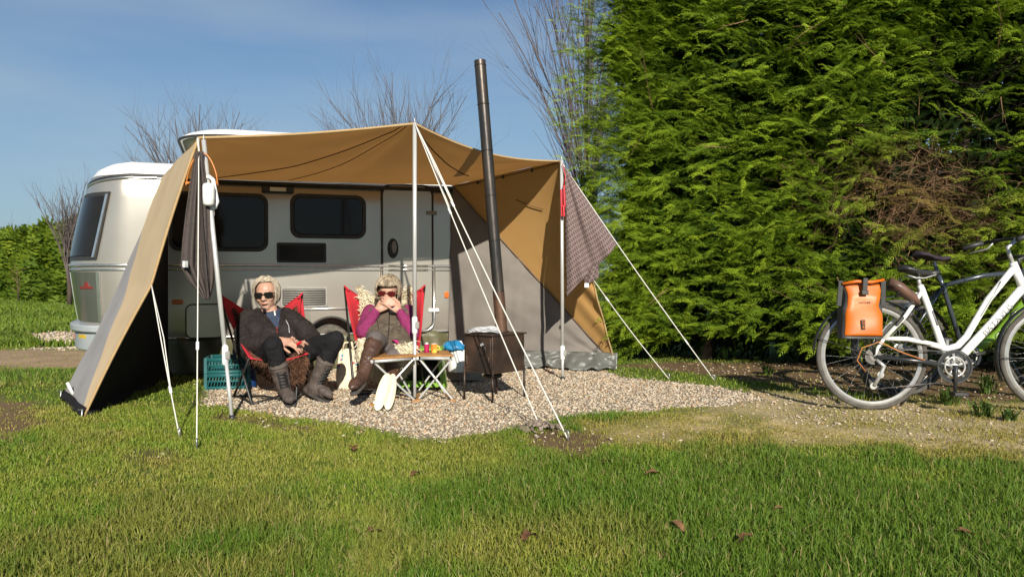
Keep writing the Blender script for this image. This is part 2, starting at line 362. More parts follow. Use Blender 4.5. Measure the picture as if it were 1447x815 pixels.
m5 = masks(x, y); keep = _gr.random(160000) < np.minimum(1, m5[0] ** 1.5 + .05 * smooth(.2, .7, m5[1]) * smooth(.4, .6, fbm(x + 60, y + 2, 3)) + .03 * m5[2] + .08 * STASH['stony'] * smooth(.30, .6, fbm(x + 20, y, 4)) + .06 * smooth(-.30, -.02, pdist(GRAVEL, x, y)) ** 2)
keep &= _gr.random(160000) < .84
x = x[keep]; y = y[keep]
pbl = tag(pebbles('gravel', x, y, .0045, .0145, M['pebble']), kind='stuff')
x = _gr.uniform(-7.4, -2.4, 16000); y = _gr.uniform(8.4, 12.6, 16000); m5 = masks(x, y); keep = _gr.random(16000) < m5[4] ** 1.5
tag(pebbles('gravel', x[keep], y[keep], .012, .03, M['pebble']), kind='stuff')

# ---- grass blades
def blades(name, x, y, h, wd, col, matl, lean=.55):
    n = len(x); r = np.random.default_rng(5)
    a = r.random(n) * 6.283; dx, dy = np.cos(a), np.sin(a)
    b = r.random(n) * 6.283; wx, wy = np.cos(b) * wd * .5, np.sin(b) * wd * .5
    z = ground_z(x, y) - .004; ln = lean * (.2 + 1.9 * r.random(n) ** 2.2) * h; 
    mx_, my_ = x + dx * ln * .35, y + dy * ln * .35; mz = z + h * .58
    tx, ty = x + dx * ln, y + dy * ln; tz = z + h * (1 - .25 * r.random(n))
    V = np.stack([np.stack([x - wx, y - wy, z], 1), np.stack([x + wx, y + wy, z], 1), np.stack([mx_ + wx * .8, my_ + wy * .8, mz], 1), np.stack([mx_ - wx * .8, my_ - wy * .8, mz], 1), np.stack([tx, ty, tz], 1)], 1).reshape(-1, 3)
    k = np.arange(n)[:, None] * 5
    return npmesh(name, V, quads=k + np.array([[0, 1, 2, 3]]), tris=k + np.array([[3, 2, 4]]), mat=matl, col=np.repeat(col, 5, 0))
def grass_zone(n, y0, y1, xr, hs, ws):
    y = _gr.uniform(y0, y1, n); x = _gr.uniform(-1, 1, n) * xr(y)
    m5 = masks(x, y); clump = fbm(x + 4, y + 2, 7)
    stn = STASH['stony']; under = inside(np.array([(-2.55, 4.75), (-2.55, 7), (.7, 7), (.7, 5.6)]), x, y)
    p = (1 - m5[0]) ** 3 * (1 - .60 * stn * smooth(.3, .6, fbm(x + 11, y + 77, 3.5))) * (1 - .48 * smooth(.15, .75, m5[1])) * (1 - .86 * m5[2]) * (1 - m5[3] * .94) * (1 - m5[4]) * (.45 + .75 * smooth(.3, .55, clump))
    k = _gr.random(n) < p; x = x[k]; y = y[k]; m1 = m5[1][k]; so = m5[2][k]; n = len(x)
    lush = smooth(.40, .62, fbm(x + 20, y + 3, .75) + .10 * np.clip(x + .6, -1.2, 1) * (y < 5)); dry = np.clip(smooth(.46, .72, fbm(x + 2, y + 40, 1.3) - .05 * np.clip(x + .4, -1.2, 1)) * .50 + .9 * smooth(.0, .5, m1) + .6 * so, 0, 1)
    h = hs * (.40 + .75 * _gr.random(n) + .5 * (_gr.random(n) < .04)) * (.72 + .6 * lush) * (1 - .5 * smooth(.1, .6, m1)) * (1 - .3 * so)
    t = _gr.random((n, 1)); g = np.array([[.125, .225, .018]]) * (1 - t) + np.array([[.29, .35, .045]]) * t
    g = g * (1 - .28 * lush[:, None]) * np.array([[1, 1.0, 1]]) * np.where(lush[:, None] > .5, np.array([[.80, 1.0, .9]]), 1)
    dcol = np.array([[.42, .325, .085]]) * (.6 + .6 * t); dm = (np.clip(dry + .25 * (_gr.random(n) - .6), 0, 1) * .80)[:, None]
    g = g * (1 - dm) + dcol * dm
    br = _gr.random((n, 1)) < .06; g = np.where(br, np.array([[.36, .29, .12]]), g)
    return x, y, h, ws * (.7 + .6 * _gr.random(n)), g
M['grass'] = mat('grass_blade', (1, 1, 1), (.85, .85, .8), 40, .55, attr='tint', trans=.28, spec=.3)
Z = [grass_zone(150000, 1.9, 3.5, lambda y: y * .72 + .25, .040, .0034), grass_zone(150000, 3.5, 5.0, lambda y: y * .72 + .25, .038, .0042), grass_zone(80000, 5.0, 9.0, lambda y: y * .75 + .3, .038, .006)]
o = blades('grass', *[np.concatenate([z[i] for z in Z]) for i in range(5)], M['grass']); tag(o, kind='stuff')
n = 60000; y = 9 + 32 * _gr.random(n) ** 1.5; x = -_gr.uniform(.25, .85, n) * y; m5 = masks(x, y); k = (_gr.random(n) > m5[4]) & (_gr.random(n) > m5[3]); x = x[k]; y = y[k]; n = len(x); t = _gr.random((n, 1))
o = blades('grass', x, y, (.05 + .05 * _gr.random(n)) * (1 + y / 30), .012 + y * .0012, (np.array([[.10, .18, .018]]) * (1 - t) + np.array([[.19, .25, .03]]) * t) * (.6 + .7 * fbm(x, y, .6)[:, None]), M['grass']); tag(o, kind='stuff')
# scattered clover-like ground leaves and yellow specks
# ---- fallen leaves
M['deadleaf'] = mat('dead_brown_leaf', (.17, .075, .03), (.10, .045, .02), 25, .7, bump=.4, bscale=60, trans=.1)
M['deadleaf2'] = mat('dead_tan_leaf', (.24, .125, .055), (.16, .08, .035), 25, .7, bump=.4, bscale=60, trans=.1)
LEAVES = [(499, 640, .055, 'dark brown crumpled leaf lying in the grass left of centre below the gravel'), (587, 677, .04, 'small brown leaf in the grass below the gravel patch'), (747, 769, .055, 'large dark dead leaf near the bottom edge of the lawn'), (528, 762, .05, 'thin reddish brown leaf low on the lawn, left of the largest dead leaf'),
          (922, 677, .055, 'broad flat brown leaf on the lawn near the gravel, right of the guy rope pegs'), (958, 757, .045, 'brown leaf standing up in the grass, lower right of centre'), (1053, 776, .045, 'upright orange brown leaf, lowest on the right half of the lawn'), (1100, 728, .035, 'tiny tan leaf in the middle of the right half of the lawn'), (858, 658, .032, 'tiny dull leaf at the dry edge of the lawn below the ash patch'), (1360, 762, .045, 'dark dead leaf beside a worn spot at far right of the lawn')]
for i, (px, py, s, lab) in enumerate(LEAVES):
    g = G(px, py); a = random.uniform(0, 6); up = .6 if 'upright' in lab or 'standing' in lab else .12
    s *= .62
    def fn(u, v):
        w = s * .62 * math.sin(math.pi * min(1, u * .93 + .05)) ** .8 * (1 + .18 * math.sin(u * 26)); q = (v - .5) * 2
        x = (u - .5) * 2 * s; y = q * w; z = .022 + .35 * abs(q) * w + .25 * s * math.sin(u * 4) + (u * up * s * 1.6)
        return (g.x + x * math.cos(a) - y * math.sin(a), g.y + x * math.sin(a) + y * math.cos(a), z + .3 * s * noise.noise(Vector((u * 4 + i, v * 3, 0))))
    mb = MB().grid(fn, 10, 4); mb.tube([Vector(fn(0, .5)), Vector(fn(0, .5)) + Vector((-s * .5 * math.cos(a), -s * .5 * math.sin(a), -.01))], .0015, 4)
    o = mb.build('fallen_leaf', M['deadleaf2' if i in (4, 5, 7, 9) else 'deadleaf'], base=(g.x, g.y, 0)); tag(o, lab, 'leaf', 'dead leaves scattered on the lawn')

# ================================================================== VEGETATION
def frond_template(nl=9, droop=.25, wl=.040, sec=True, a0=.75):   # flat feathery spray along +X, ~1 long
    v = []; q = []
    def dia(p, d, l, w):
        n = len(v); s_ = np.array([-d[1], d[0], 0]) * w
        if not sec:
            tip = p + d * l * 1.02; tip[2] -= droop * l * .5; v.extend([p + s_ * .9 + d * l * .12, tip, p - s_ * .9 + d * l * .12]); q.append((n, n + 1, n + 2)); return
        mid = p + d * l * .45; tip = p + d * l; tip[2] -= droop * l * .5; mid[2] -= .04 * l
        v.extend([p, mid + s_, tip, mid - s_]); q.append((n, n + 1, n + 2, n + 3))
    for i in range(nl):
        t = (i + .5) / nl; p = np.array([t, 0, .10 * math.sin(t * 3) - droop * t * t * .5]); l = .42 * (1 - t) ** .7 * (.55 + .45 * math.sin(min(1, t * 2.2) * 1.57)) + .10
        for sg in (-1, 1):
            a = sg * (a0 - .25 * t); dia(p.copy(), np.array([math.cos(a), math.sin(a), .06]), l, wl)
            if sec and i % 2 == 0 and i < nl - 2:
                b = p + np.array([math.cos(a), math.sin(a), 0]) * l * .5; a2 = a * .35; dia(b, np.array([math.cos(a2), math.sin(a2), 0.]), l * .6, .036)
    dia(np.array([.9, 0, -droop * .4]), np.array([1., 0, -.1]), .2, .035)
    return np.array(v), np.array(q)
def place_fronds(name, pos, dirs, nrm, size, col, matl, parent=None, tpl=None, base=None):
    v, q = tpl if tpl is not None else frond_template(); n = len(pos); m = len(v)
    d = dirs / np.linalg.norm(dirs, axis=1, keepdims=True); s = np.cross(nrm, d); s /= np.linalg.norm(s, axis=1, keepdims=True) + 1e-9; u = np.cross(d, s)
    nk = q.shape[1]; V = pos[:, None] + size[:, None, None] * (v[None, :, :1] * d[:, None] + v[None, :, 1:2] * s[:, None] + v[None, :, 2:] * u[:, None])
    Q = (q[None] + (np.arange(n) * m)[:, None, None]).reshape(-1, nk)
    return npmesh(name, V.reshape(-1, 3), quads=Q if nk == 4 else None, tris=Q if nk == 3 else None, mat=matl, col=np.repeat(col, m, 0), parent=parent, base=base, smooth=False)
M['conifer'] = mat('conifer_foliage', (1, 1, 1), (.8, .85, .8), 12, .6, attr='tint', trans=.25, spec=.15)
M['bark'] = mat('brown_bark', (.07, .05, .035), (.04, .028, .02), 12, .9, bump=.6, bscale=40, stretch=(1, 1, .3))
M['deadtwig'] = mat('dead_brown_twig', (.34, .20, .11), (.20, .115, .06), 15, .85)
M['baretwig'] = mat('bare_purple_brown_twig', (.125, .10, .095), (.085, .067, .062), 8, .85)

# ---- tall conifer hedge on the right: a face running from hl to hr, feathery boughs sticking out of it
hl = np.array([.88, 7.3]); hr = np.array([5.4, 6.03]); hdir = (hr - hl) / np.linalg.norm(hr - hl); hn = np.array([hdir[1], -hdir[0]]); HLEN = np.linalg.norm(hr - hl)
hedge = thing('conifer_hedge', 'tall dense green conifer hedge with a dead brown patch behind the bicycles', 'hedge', (3.4, 7.2, 0))
hrng = np.random.default_rng(21)
def hface(s, z):                       # bulge of the hedge face outwards
    b = .38 * (fbm(s + 2, z + 5, .75) - .5) + .30 * (fbm(s + 12, z + 25, 1.7) - .5)
    b = b - .70 * (1 - smooth(0, .55, z)) * (.6 + .4 * vnoise(s, s * 0, 2.0))
    return b - .05 * np.maximum(0, z - 2)
DEAD = (P(1300, 285, 6.1).x, P(1300, 285, 6.1).z)
def dead_w(x, z): return np.exp(-(((x - 3.52) / .50) ** 2 + ((z - (1.52 - .25 * (x - 3.52))) / .42) ** 2))
NB = 4200
s = np.where(hrng.random(NB) < .17, hrng.uniform(-.34, .45, NB), hrng.uniform(-.1, HLEN, NB)); z = hrng.uniform(.10, 4.1, NB)
endk = s < .2                         # boughs of the rounded left end
pos0 = hl[None] + s[:, None] * hdir[None]
ang = np.where(endk, hrng.uniform(-.1, 1.15, NB), hrng.normal(0.6, .42, NB))   # swing of the outward direction towards -X
ox = hn[0] * np.cos(ang) - hdir[0] * np.sin(ang); oy = hn[1] * np.cos(ang) - hdir[1] * np.sin(ang)
# end boughs stand back along the end face
back = np.where(endk, hrng.uniform(-.15, .22, NB), 0)
bul = hface(s, z) * np.where(endk, .6, 1)
end_in = np.where(endk, .12 + .10 * np.maximum(0, .9 - z) + .22 * (fbm(back + 3, z + 7, 1.1) - .5) - .02 * z, 0)
bx = pos0[:, 0] + hn[0] * bul - hn[0] * back + hdir[0] * end_in; by = pos0[:, 1] + hn[1] * bul - hn[1] * back + hdir[1] * end_in
# hole where the trunk and sky show, dead patch
holeP = P(1366, 180, 6.5)
hole = np.exp(-(((bx - holeP.x) / .40) ** 2 + ((z - holeP.z) / .40) ** 2)); dw = dead_w(bx, z)
gap = .45 * smooth(.48, .34, fbm(s * 1 + 40, z * 1.25 + 9, 1.35)) * (s > .4)
kb = hrng.random(NB) > np.clip(1.0 * dw + 1.05 * hole + gap, 0, .92)
s, z, ox, oy, bx, by, endk = [a[kb] for a in (s, z, ox, oy, bx, by, endk)]; NB = len(s)
pitch = hrng.normal(.10, .24, NB); blen = hrng.uniform(.5, .95, NB); pro = .04 + .46 * hrng.random(NB) ** 1.7
pd, pdir, pn, ps, pc = [], [], [], [], []
NF = 16
bt = hrng.random(NB)                   # per bough tint
for j in range(NF):
    t = (j + .35) / NF
    al = (t - 1) * blen + pro          # along the bough, tip outside the face
    bend = -.35 * (t ** 2) * .35
    dx_, dy_, dz_ = ox * np.cos(pitch), oy * np.cos(pitch), np.sin(pitch)
    X = bx + dx_ * al; Y = by + dy_ * al; Zz = z + dz_ * al + bend * blen * .6 * t
    side = (1 if j % 2 else -1) * hrng.uniform(.15, .75, NB) * (1 - .55 * t)
    ca, sa = np.cos(side), np.sin(side); fx = dx_ * ca - dy_ * sa; fy = dx_ * sa + dy_ * ca; fz = dz_ + hrng.normal(.05, .20, NB) - .10 * t
    D = np.stack([fx, fy, fz], 1); Nn = np.stack([hrng.normal(.1, .45, NB), hrng.normal(-.75, .5, NB), np.ones(NB)], 1)
    pd.append(np.stack([X, Y, Zz], 1)); pdir.append(D); pn.append(Nn); ps.append((.07 + .16 * hrng.random(NB) ** 1.6) * (1 - .25 * t))
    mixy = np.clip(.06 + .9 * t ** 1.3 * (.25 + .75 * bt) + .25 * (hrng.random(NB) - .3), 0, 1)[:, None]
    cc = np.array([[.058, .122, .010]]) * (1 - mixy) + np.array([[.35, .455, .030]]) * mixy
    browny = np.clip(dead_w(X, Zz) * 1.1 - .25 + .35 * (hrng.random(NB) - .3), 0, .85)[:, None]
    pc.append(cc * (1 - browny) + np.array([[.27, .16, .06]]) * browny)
pd, pdir, pn, pc = [np.concatenate(a) for a in (pd, pdir, pn, pc)]; ps = np.concatenate(ps)
kz = pd[:, 2] > .08 + .22 * vnoise(pd[:, 0] + 3, pd[:, 0] * 0, 1.6) * (pd[:, 0] > 1.2); pd, pdir, pn, ps, pc = pd[kz], pdir[kz], pn[kz], ps[kz], pc[kz]
tplH = frond_template(6, .28, .027, False, .55)
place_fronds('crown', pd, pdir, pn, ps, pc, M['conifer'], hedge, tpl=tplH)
# dense inner foliage that closes the hedge, coloured darker for shade in the gaps
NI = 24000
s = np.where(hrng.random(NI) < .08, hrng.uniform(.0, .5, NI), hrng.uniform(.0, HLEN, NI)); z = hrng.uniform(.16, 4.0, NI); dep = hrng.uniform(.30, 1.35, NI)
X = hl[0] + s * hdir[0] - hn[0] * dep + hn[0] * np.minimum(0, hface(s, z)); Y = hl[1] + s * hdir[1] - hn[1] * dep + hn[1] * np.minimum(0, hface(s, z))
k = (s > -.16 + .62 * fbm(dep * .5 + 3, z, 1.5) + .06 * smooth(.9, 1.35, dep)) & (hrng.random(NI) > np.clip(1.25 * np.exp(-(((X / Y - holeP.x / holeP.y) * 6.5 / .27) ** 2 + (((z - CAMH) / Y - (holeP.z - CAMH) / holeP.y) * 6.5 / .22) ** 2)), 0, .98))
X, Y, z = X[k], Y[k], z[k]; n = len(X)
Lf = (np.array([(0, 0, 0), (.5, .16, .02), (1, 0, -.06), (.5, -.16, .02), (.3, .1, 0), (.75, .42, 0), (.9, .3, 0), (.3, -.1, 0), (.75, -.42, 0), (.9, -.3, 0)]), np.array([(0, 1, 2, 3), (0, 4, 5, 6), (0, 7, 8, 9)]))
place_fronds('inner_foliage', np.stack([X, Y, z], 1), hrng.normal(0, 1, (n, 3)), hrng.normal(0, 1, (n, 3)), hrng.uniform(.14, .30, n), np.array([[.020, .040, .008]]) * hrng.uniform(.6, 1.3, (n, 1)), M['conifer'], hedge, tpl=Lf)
def twig(mb, p, d, l, r, depth, spread=.6, n=3, gravity=0, seg=4, rn=random):
    pts = [Vector(p)]; d = Vector(d).normalized(); k = 4
    for i in range(k):
        d = (d + Vector((rn.uniform(-1, 1), rn.uniform(-1, 1), rn.uniform(-1, 1))) * .13 + Vector((0, 0, gravity))).normalized(); pts.append(pts[-1] + d * l / k)
    mb.tube(pts, [r * (1 - .75 * i / k) for i in range(k + 1)], 3 if depth <= 1 else seg, caps=False)
    if depth > 0:
        for i in range(n):
            j = rn.randint(1, k); a = Vector((rn.uniform(-1, 1), rn.uniform(-1, 1), rn.uniform(-.5, 1)))
            dd = (pts[j] - pts[j - 1]).normalized() + a * spread
            twig(mb, pts[j], dd, l * rn.uniform(.4, .7), r * (1 - .7 * j / k) * .75, depth - 1, spread, n, gravity, seg, rn)
# trunks
rt = random.Random(4)
for sx in (.9, 1.9, 2.72, 3.55, 4.4):
    c = hl + hdir * sx - hn * .75
    tp = Vector((holeP.x * 1.09, 7.1, 0)) if abs(sx - 3.55) < .01 else Vector((c[0], c[1], 0))
    MB().tube([tp + Vector((.04 * math.sin(i * 1.3), .03 * math.cos(i), i * .5)) for i in range(9)], [.085 - .007 * i for i in range(9)], 9).build('trunk', M['bark'], hedge)
mb = MB(); tp = Vector((holeP.x * 1.08, 7.05, 0))
for i in range(40):
    z0 = rt.uniform(1.5, 2.7); twig(mb, tp + Vector((rt.uniform(-.3, .3), rt.uniform(-.2, .1), z0)), (rt.uniform(-1, 1), rt.uniform(-1, .1), rt.uniform(-.3, .5)), rt.uniform(.35, .8), .008, 2, .7, 2, rn=rt)
mb.build('bare_branches', M['bark'], hedge)
mb = MB()
for i in range(290):
    xx = rt.gauss(3.54, .42); zz = 1.50 - .25 * (xx - 3.52) + rt.gauss(0, .27); t = (xx - hl[0]) / hdir[0]; yy = hl[1] + t * hdir[1]
    twig(mb, (xx, yy + .34, zz), (rt.uniform(-1, .7), rt.uniform(-1.2, .1), rt.uniform(-.9, .6)), rt.uniform(.22, .5), .0042, 2, .8, 3, -.03, rn=rt)
tag(mb.build('dead_branches', M['deadtwig'], hedge), kind='stuff')
# stray long shoots through the green face
mb = MB()
for i in range(26):
    t = rt.uniform(.3, 4); zz = rt.uniform(.5, 3.6); q = hl + hdir * t + hn * .02
    twig(mb, (q[0], q[1], zz), (rt.uniform(-1, .3), -.6, rt.uniform(-.6, .5)), rt.uniform(.3, .6), .005, 1, .5, 2, rn=rt)
tag(mb.build('bare_shoots', M['deadtwig'], hedge), kind='stuff')

# ---- bare winter trees behind
def bare_tree(name, label, base, height, width, stems, seed, depth=3, r0=.035, group=None, gravity=.03, dens=4, lean=0, th=.22, arch=.22):
    rn = random.Random(seed); t = thing(name, label, 'tree', base, group=group); b = Vector(base)
    tr = MB(); br = MB(); trunk_h = height * th
    tr.tube([b + Vector((0, 0, -.05)), b + Vector((.02, 0, trunk_h * .5)), b + Vector((0, .02, trunk_h))], [r0 * 2.6, r0 * 2.1, r0 * 2.2], 10)
    tr.build('trunk', M['bark'], t)
    for i in range(stems):
        a = rn.uniform(0, 6.283); w = width * rn.uniform(.1, 1) ** .8; p0 = b + Vector((0, 0, trunk_h * rn.uniform(.75, 1)))
        tip = b + Vector((math.cos(a) * w + lean * height, math.sin(a) * w * .6, height * rn.uniform(.72, 1) * (1 - arch * .6 * (w / width) ** 2)))
        k = 7; pts = []
        for j in range(k + 1):
            f = j / k; q = p0.lerp(tip, f); q.x -= math.cos(a) * w * .25 * math.sin(f * math.pi); q += Vector((rn.uniform(-1, 1), rn.uniform(-1, 1), 0)) * .03 * height * f * .4; pts.append(q)
        rr = r0 * rn.uniform(.35, .8); br.tube(pts, [rr * (1 - .85 * j / k) + .004 for j in range(k + 1)], 5, caps=False)
        for m in range(dens * 2):
            j = rn.randint(2, k - 1); f = j / k; d = (pts[j + 1] - pts[j]).normalized() + Vector((rn.uniform(-1, 1), rn.uniform(-1, 1), rn.uniform(.0, .8))) * .55
            twig(br, pts[j], d, height * rn.uniform(.12, .26), rr * (1 - .8 * f) * .6 + .003, depth - 2, .6, 3, gravity, 4, rn)
    br.build('branches', M['baretwig'], t); return t
def at(px, d): v = P(px, HZ, d); return (v.x, v.y, 0)
g_ = 'bare winter trees behind the caravan and hedge'
bare_tree('bare_tree', 'tall bare tree with many fine twigs against the left end of the conifer hedge', at(838, 12.0), 6.8, 1.45, 24, 1, 3, .021, g_, dens=5, th=.10, arch=.4, lean=-.05)
bare_tree('bare_tree', 'bare fan shaped shrub tree rising above the middle of the awning roof', at(567, 15), 4.9, 1.65, 30, 2, 3, .028, g_, dens=5)
bare_tree('bare_tree', 'low bare tree showing twigs above the raised caravan roof', at(292, 16), 4.45, 1.9, 30, 3, 3, .028, g_, dens=5)
bare_tree('bare_tree', 'bare tree standing at the right end of the far green hedge beside the caravan', at(97, 19), 3.25, 1.3, 22, 4, 3, .026, g_, dens=5)
bare_tree('bare_tree', 'distant small bare tree over the far left end of the green hedge', at(28, 34), 3.2, 1.6, 14, 6, 3, .05, g_, dens=4)

# ---- far conifer hedge on the left
far = thing('conifer_hedge', 'distant yellow green clipped hedge at the far left edge of the lawn', 'hedge', (-16, 26, 0))
fr = np.random.default_rng(9)
fa = np.array([-24.5, 30.5]); fb = np.array([-10.6, 19.8]); fl = np.linalg.norm(fb - fa); fd = (fb - fa) / fl; fn_ = np.array([fd[1], -fd[0]])
if fn_[1] > 0: fn_ = -fn_
N_ = 17000; s = fr.uniform(-1, fl, N_); dep = fr.uniform(0, 1.2, N_); top = 1.22 + .55 * fbm(s, s * 0, .5) + .6 * fbm(s, s * 0 + 3, 1.2) + .012 * s; z = fr.random(N_) ** .8 * top
tw = fr.random(N_) < .22; z = np.where(tw, top, z); dep = np.where(tw, fr.uniform(0, 1.8, N_), dep * fr.random(N_))
bul = .45 * (fbm(s, z, .8) - .5)
X = fa[0] + s * fd[0] + fn_[0] * (bul - dep); Y = fa[1] + s * fd[1] + fn_[1] * (bul - dep)
D = np.stack([fn_[0] + fr.normal(0, .6, N_), fn_[1] + fr.normal(0, .6, N_), .5 + fr.normal(0, .5, N_)], 1)
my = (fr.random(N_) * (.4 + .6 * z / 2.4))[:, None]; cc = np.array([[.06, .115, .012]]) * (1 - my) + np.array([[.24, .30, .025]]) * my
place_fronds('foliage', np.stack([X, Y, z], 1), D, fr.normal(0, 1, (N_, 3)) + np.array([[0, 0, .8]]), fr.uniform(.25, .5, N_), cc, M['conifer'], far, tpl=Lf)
mb = MB()
for i in range(9):
    q = fa + fd * fl * (i + .5) / 9 - fn_ * .6; mb = MB().tube([(q[0], q[1], 0), (q[0] + .05, q[1], 1.0), (q[0], q[1], 1.9)], [.09, .07, .03], 7); mb.build('trunk', M['bark'], far)
# dry brown plants at its foot
M['drygrass'] = mat('dry_grass', (.33, .235, .12), (.2, .14, .07), 10, .9, trans=.15)
for px, d, lab in ((86, 22.0, 'dry brown grass clump at the foot of the far hedge near the caravan'), (3, 31, 'dry brown clump at the far left end of the green hedge')):
    b = Vector(at(px, d)); mb = MB(); rn = random.Random(px)
    for i in range(130):
        a = rn.uniform(0, 6.28); l = rn.uniform(.2, .55); w = rn.uniform(.05, .4); p0 = b + Vector((math.cos(a) * .15, math.sin(a) * .15, 0)); tip = b + Vector((math.cos(a) * w, math.sin(a) * w, l))
        mb.tube([p0, (p0 + tip) / 2 + Vector((0, 0, .05)), tip], [.008, .006, .002], 3)
    tag(mb.build('dry_shrub', M['drygrass'], base=b), lab, 'plant')
sp = thing('sapling', 'thin young sapling on the lawn in front of the far hedge', 'tree', at(25, 21))
b = Vector(at(25, 21)); MB().tube([b, b + Vector((.02, 0, .45)), b + Vector((-.02, 0, .95))], [.022, .016, .006], 6).build('stem', M['bark'], sp)
rn = random.Random(2); mb = MB()
for i in range(14): twig(mb, b + Vector((0, 0, rn.uniform(.3, .9))), (rn.uniform(-1, 1), rn.uniform(-1, 1), .8), .25, .006, 1, .5, 2, rn=rn)
mb.build('branches', M['deadtwig'], sp)
# low weeds under the bicycles and hedge
M['weed'] = mat('weed_leaf', (.07, .13, .022), (.11, .17, .03), 20, .5, trans=.2)
for i, (px, py, s_, lab) in enumerate([(1340, 572, .16, 'green weed tuft under the pedal of the white bicycle'), (1390, 590, .13, 'yellow green weed tuft in front of the white bicycle, near the right edge'), (1085, 530, .11, 'small green weed at the foot of the hedge left of the bicycles'), (1395, 555, .17, 'dark green weed clump behind the white bicycle near its front wheel'), (1425, 596, .10, 'small weed tuft at the right edge below the front wheel')]):
    b = G(px, py); rn = random.Random(50 + i); mb = MB()
    for k in range(46):
        a = rn.uniform(0, 6.28); l = s_ * rn.uniform(.4, 1); w = s_ * rn.uniform(.3, 1.0); sd_ = Vector((-math.sin(a), math.cos(a), 0)) * .006
        p0 = b + Vector((rn.uniform(-1, 1), rn.uniform(-1, 1), 0)) * s_ * .3; m1 = p0 + Vector((math.cos(a) * w * .5, math.sin(a) * w * .5, l * .8)); tp = p0 + Vector((math.cos(a) * w, math.sin(a) * w, l * .7))
        mb.add([p0 - sd_ * .5, p0 + sd_ * .5, m1 + sd_, m1 - sd_, tp], [(0, 1, 2, 3), (3, 2, 4)])
    tag(mb.build('weed_tuft', M['weed'], base=b), lab, 'plant', 'weed tufts by the hedge')

# ================================================================== CARAVAN
YAW = R(20); CWd = Vector((math.cos(YAW), math.sin(YAW), 0)); CN = Vector((math.sin(YAW), -math.cos(YAW), 0))
CA = P(640, HZ, 7.3); CA.z = 0
US, UE = -2.75, .85
def CW(u, v, z): return CA + CWd * u - CN * v + Vector((0, 0, z))
def wall(px, py):                      # pixel -> (u, z) on the side wall
    r = ray(px, py); o = Vector((0, 0, CAMH)); t = (CA - o).dot(CN) / r.dot(CN); p = o + r * t
    return ((p - CA).dot(CWd), p.z)
def enda(z):                           # how far the bowed end sticks out at a height
    k = [(.2, .47), (.32, .49), (.6, .54), (.95, .585), (1.3, .51), (1.7, .41), (1.9, .28)]
    for (a, b), (c, d) in zip(k, k[1:]):
        if z <= c: return b + (d - b) * max(0, z - a) / (c - a)
    return k[-1][1]
def inset(z): return .02 * max(0, (.40 - z) / .08) if z < .40 else (.03 * max(0, (z - 1.55) / .14) ** 2)
def endpt(th, z, off=0.0):             # th 0 at the near side wall .. pi/2 middle of the end
    p = 2.35; a = enda(z); i = inset(z); b = 1.0 - i
    cu = math.copysign(abs(math.sin(th)) ** (2 / p), math.sin(th)); cv = math.copysign(abs(math.cos(th)) ** (2 / p), math.cos(th))
    u = US - a * cu; v = 1.0 - b * cv
    nu = -abs(math.sin(th)) ** (2 - 2 / p) / a; nv = -math.copysign(abs(math.cos(th)) ** (2 - 2 / p), math.cos(th)) / b
    l = math.hypot(nu, nv); return CW(u + nu / l * off, v + nv / l * off, z)
def outline(z, off=0.0, ue=UE, droop=0.0):
    pts = []; i = inset(z) - off
    for k in range(14): pts.append(CW(ue - .25 + (US - ue + .25) * k / 14, i, z))
    for k in range(29):
        th = math.pi * k / 28; q = endpt(th, z, off); q.z -= droop * math.sin(th); pts.append(q)
    for k in range(1, 14): pts.append(CW(US + (ue - .25 - US) * k / 14, 2 - i, z))
    for k in range(0, 9):
        a = math.pi * k / 8; pts.append(CW(ue - .25 + (.25 + off) * math.sin(a), 1 + (1 - i) * math.cos(a), z))
    return pts
def loft(rings, mb, cap0=True, cap1=True):
    n = len(rings[0]); vs = [p for r in rings for p in r]; fs = []
    for j in range(len(rings) - 1):
        for k in range(n): fs.append((j * n + k, j * n + (k + 1) % n, (j + 1) * n + (k + 1) % n, (j + 1) * n + k))
    if cap0: fs.append(tuple(range(n)))
    if cap1: fs.append(tuple((len(rings) - 1) * n + k for k in range(n)))
    mb.add(vs, fs); return mb
caravan = thing('caravan', 'silver touring caravan with a white raised roof standing behind the open awning', 'caravan', CW(-1.2, 1, 0))
body = loft([outline(z) for z in (.32, .345, .40, .6, .80, .95, 1.1, 1.3, 1.5, 1.6, 1.69)], MB()).build('body', M['silver'], caravan); sharp(body, 40)
# wheel arch cut
wu, wz = wall(468, 484); WR = .235
cut = MB().lathe([(WR, -.30), (WR, .06)], CW(wu, 0, wz), CN, 40).build('cutter', M['rubber'], caravan)
bo = body.modifiers.new('bool', 'BOOLEAN'); bo.operation = 'DIFFERENCE'; bo.object = cut; bo.solver = 'EXACT'
bpy.context.view_layer.update()
me = bpy.data.meshes.new_from_object(body.evaluated_get(bpy.context.evaluated_depsgraph_get())); body.modifiers.clear(); body.data = me; sharp(body, 40)
bpy.data.objects.remove(cut)
# arch lining + flare
mb = MB(); arc = [CW(wu + math.cos(a) * (WR - .004), .006, wz + math.sin(a) * (WR - .004)) for a in [R(-35 + 250 * k / 30) for k in range(31)] if wz + math.sin(a) * WR > .318]
mb.tube(arc, .012, 6); mb.build('wheel_arch_trim', M['rubber'], caravan)
wh = MB(); wc = CW(wu, .13, wz - .035); rr = .195
wheel = MB().lathe([(.05, .03), (.05, .07), (.10, .072), (.118, .055), (.118, -.06), (.05, -.06)], wc, CN, 28).build('wheel', M['alu'], caravan); sharp(wheel)
sharp(MB().lathe([(.115, .05), (.13, .062), (.165, .06), (.188, .045), (.195, .01), (.195, -.06), (.188, -.085), (.115, -.08)], wc, CN, 40).build('tyre', M['tyre'], wheel), 50)
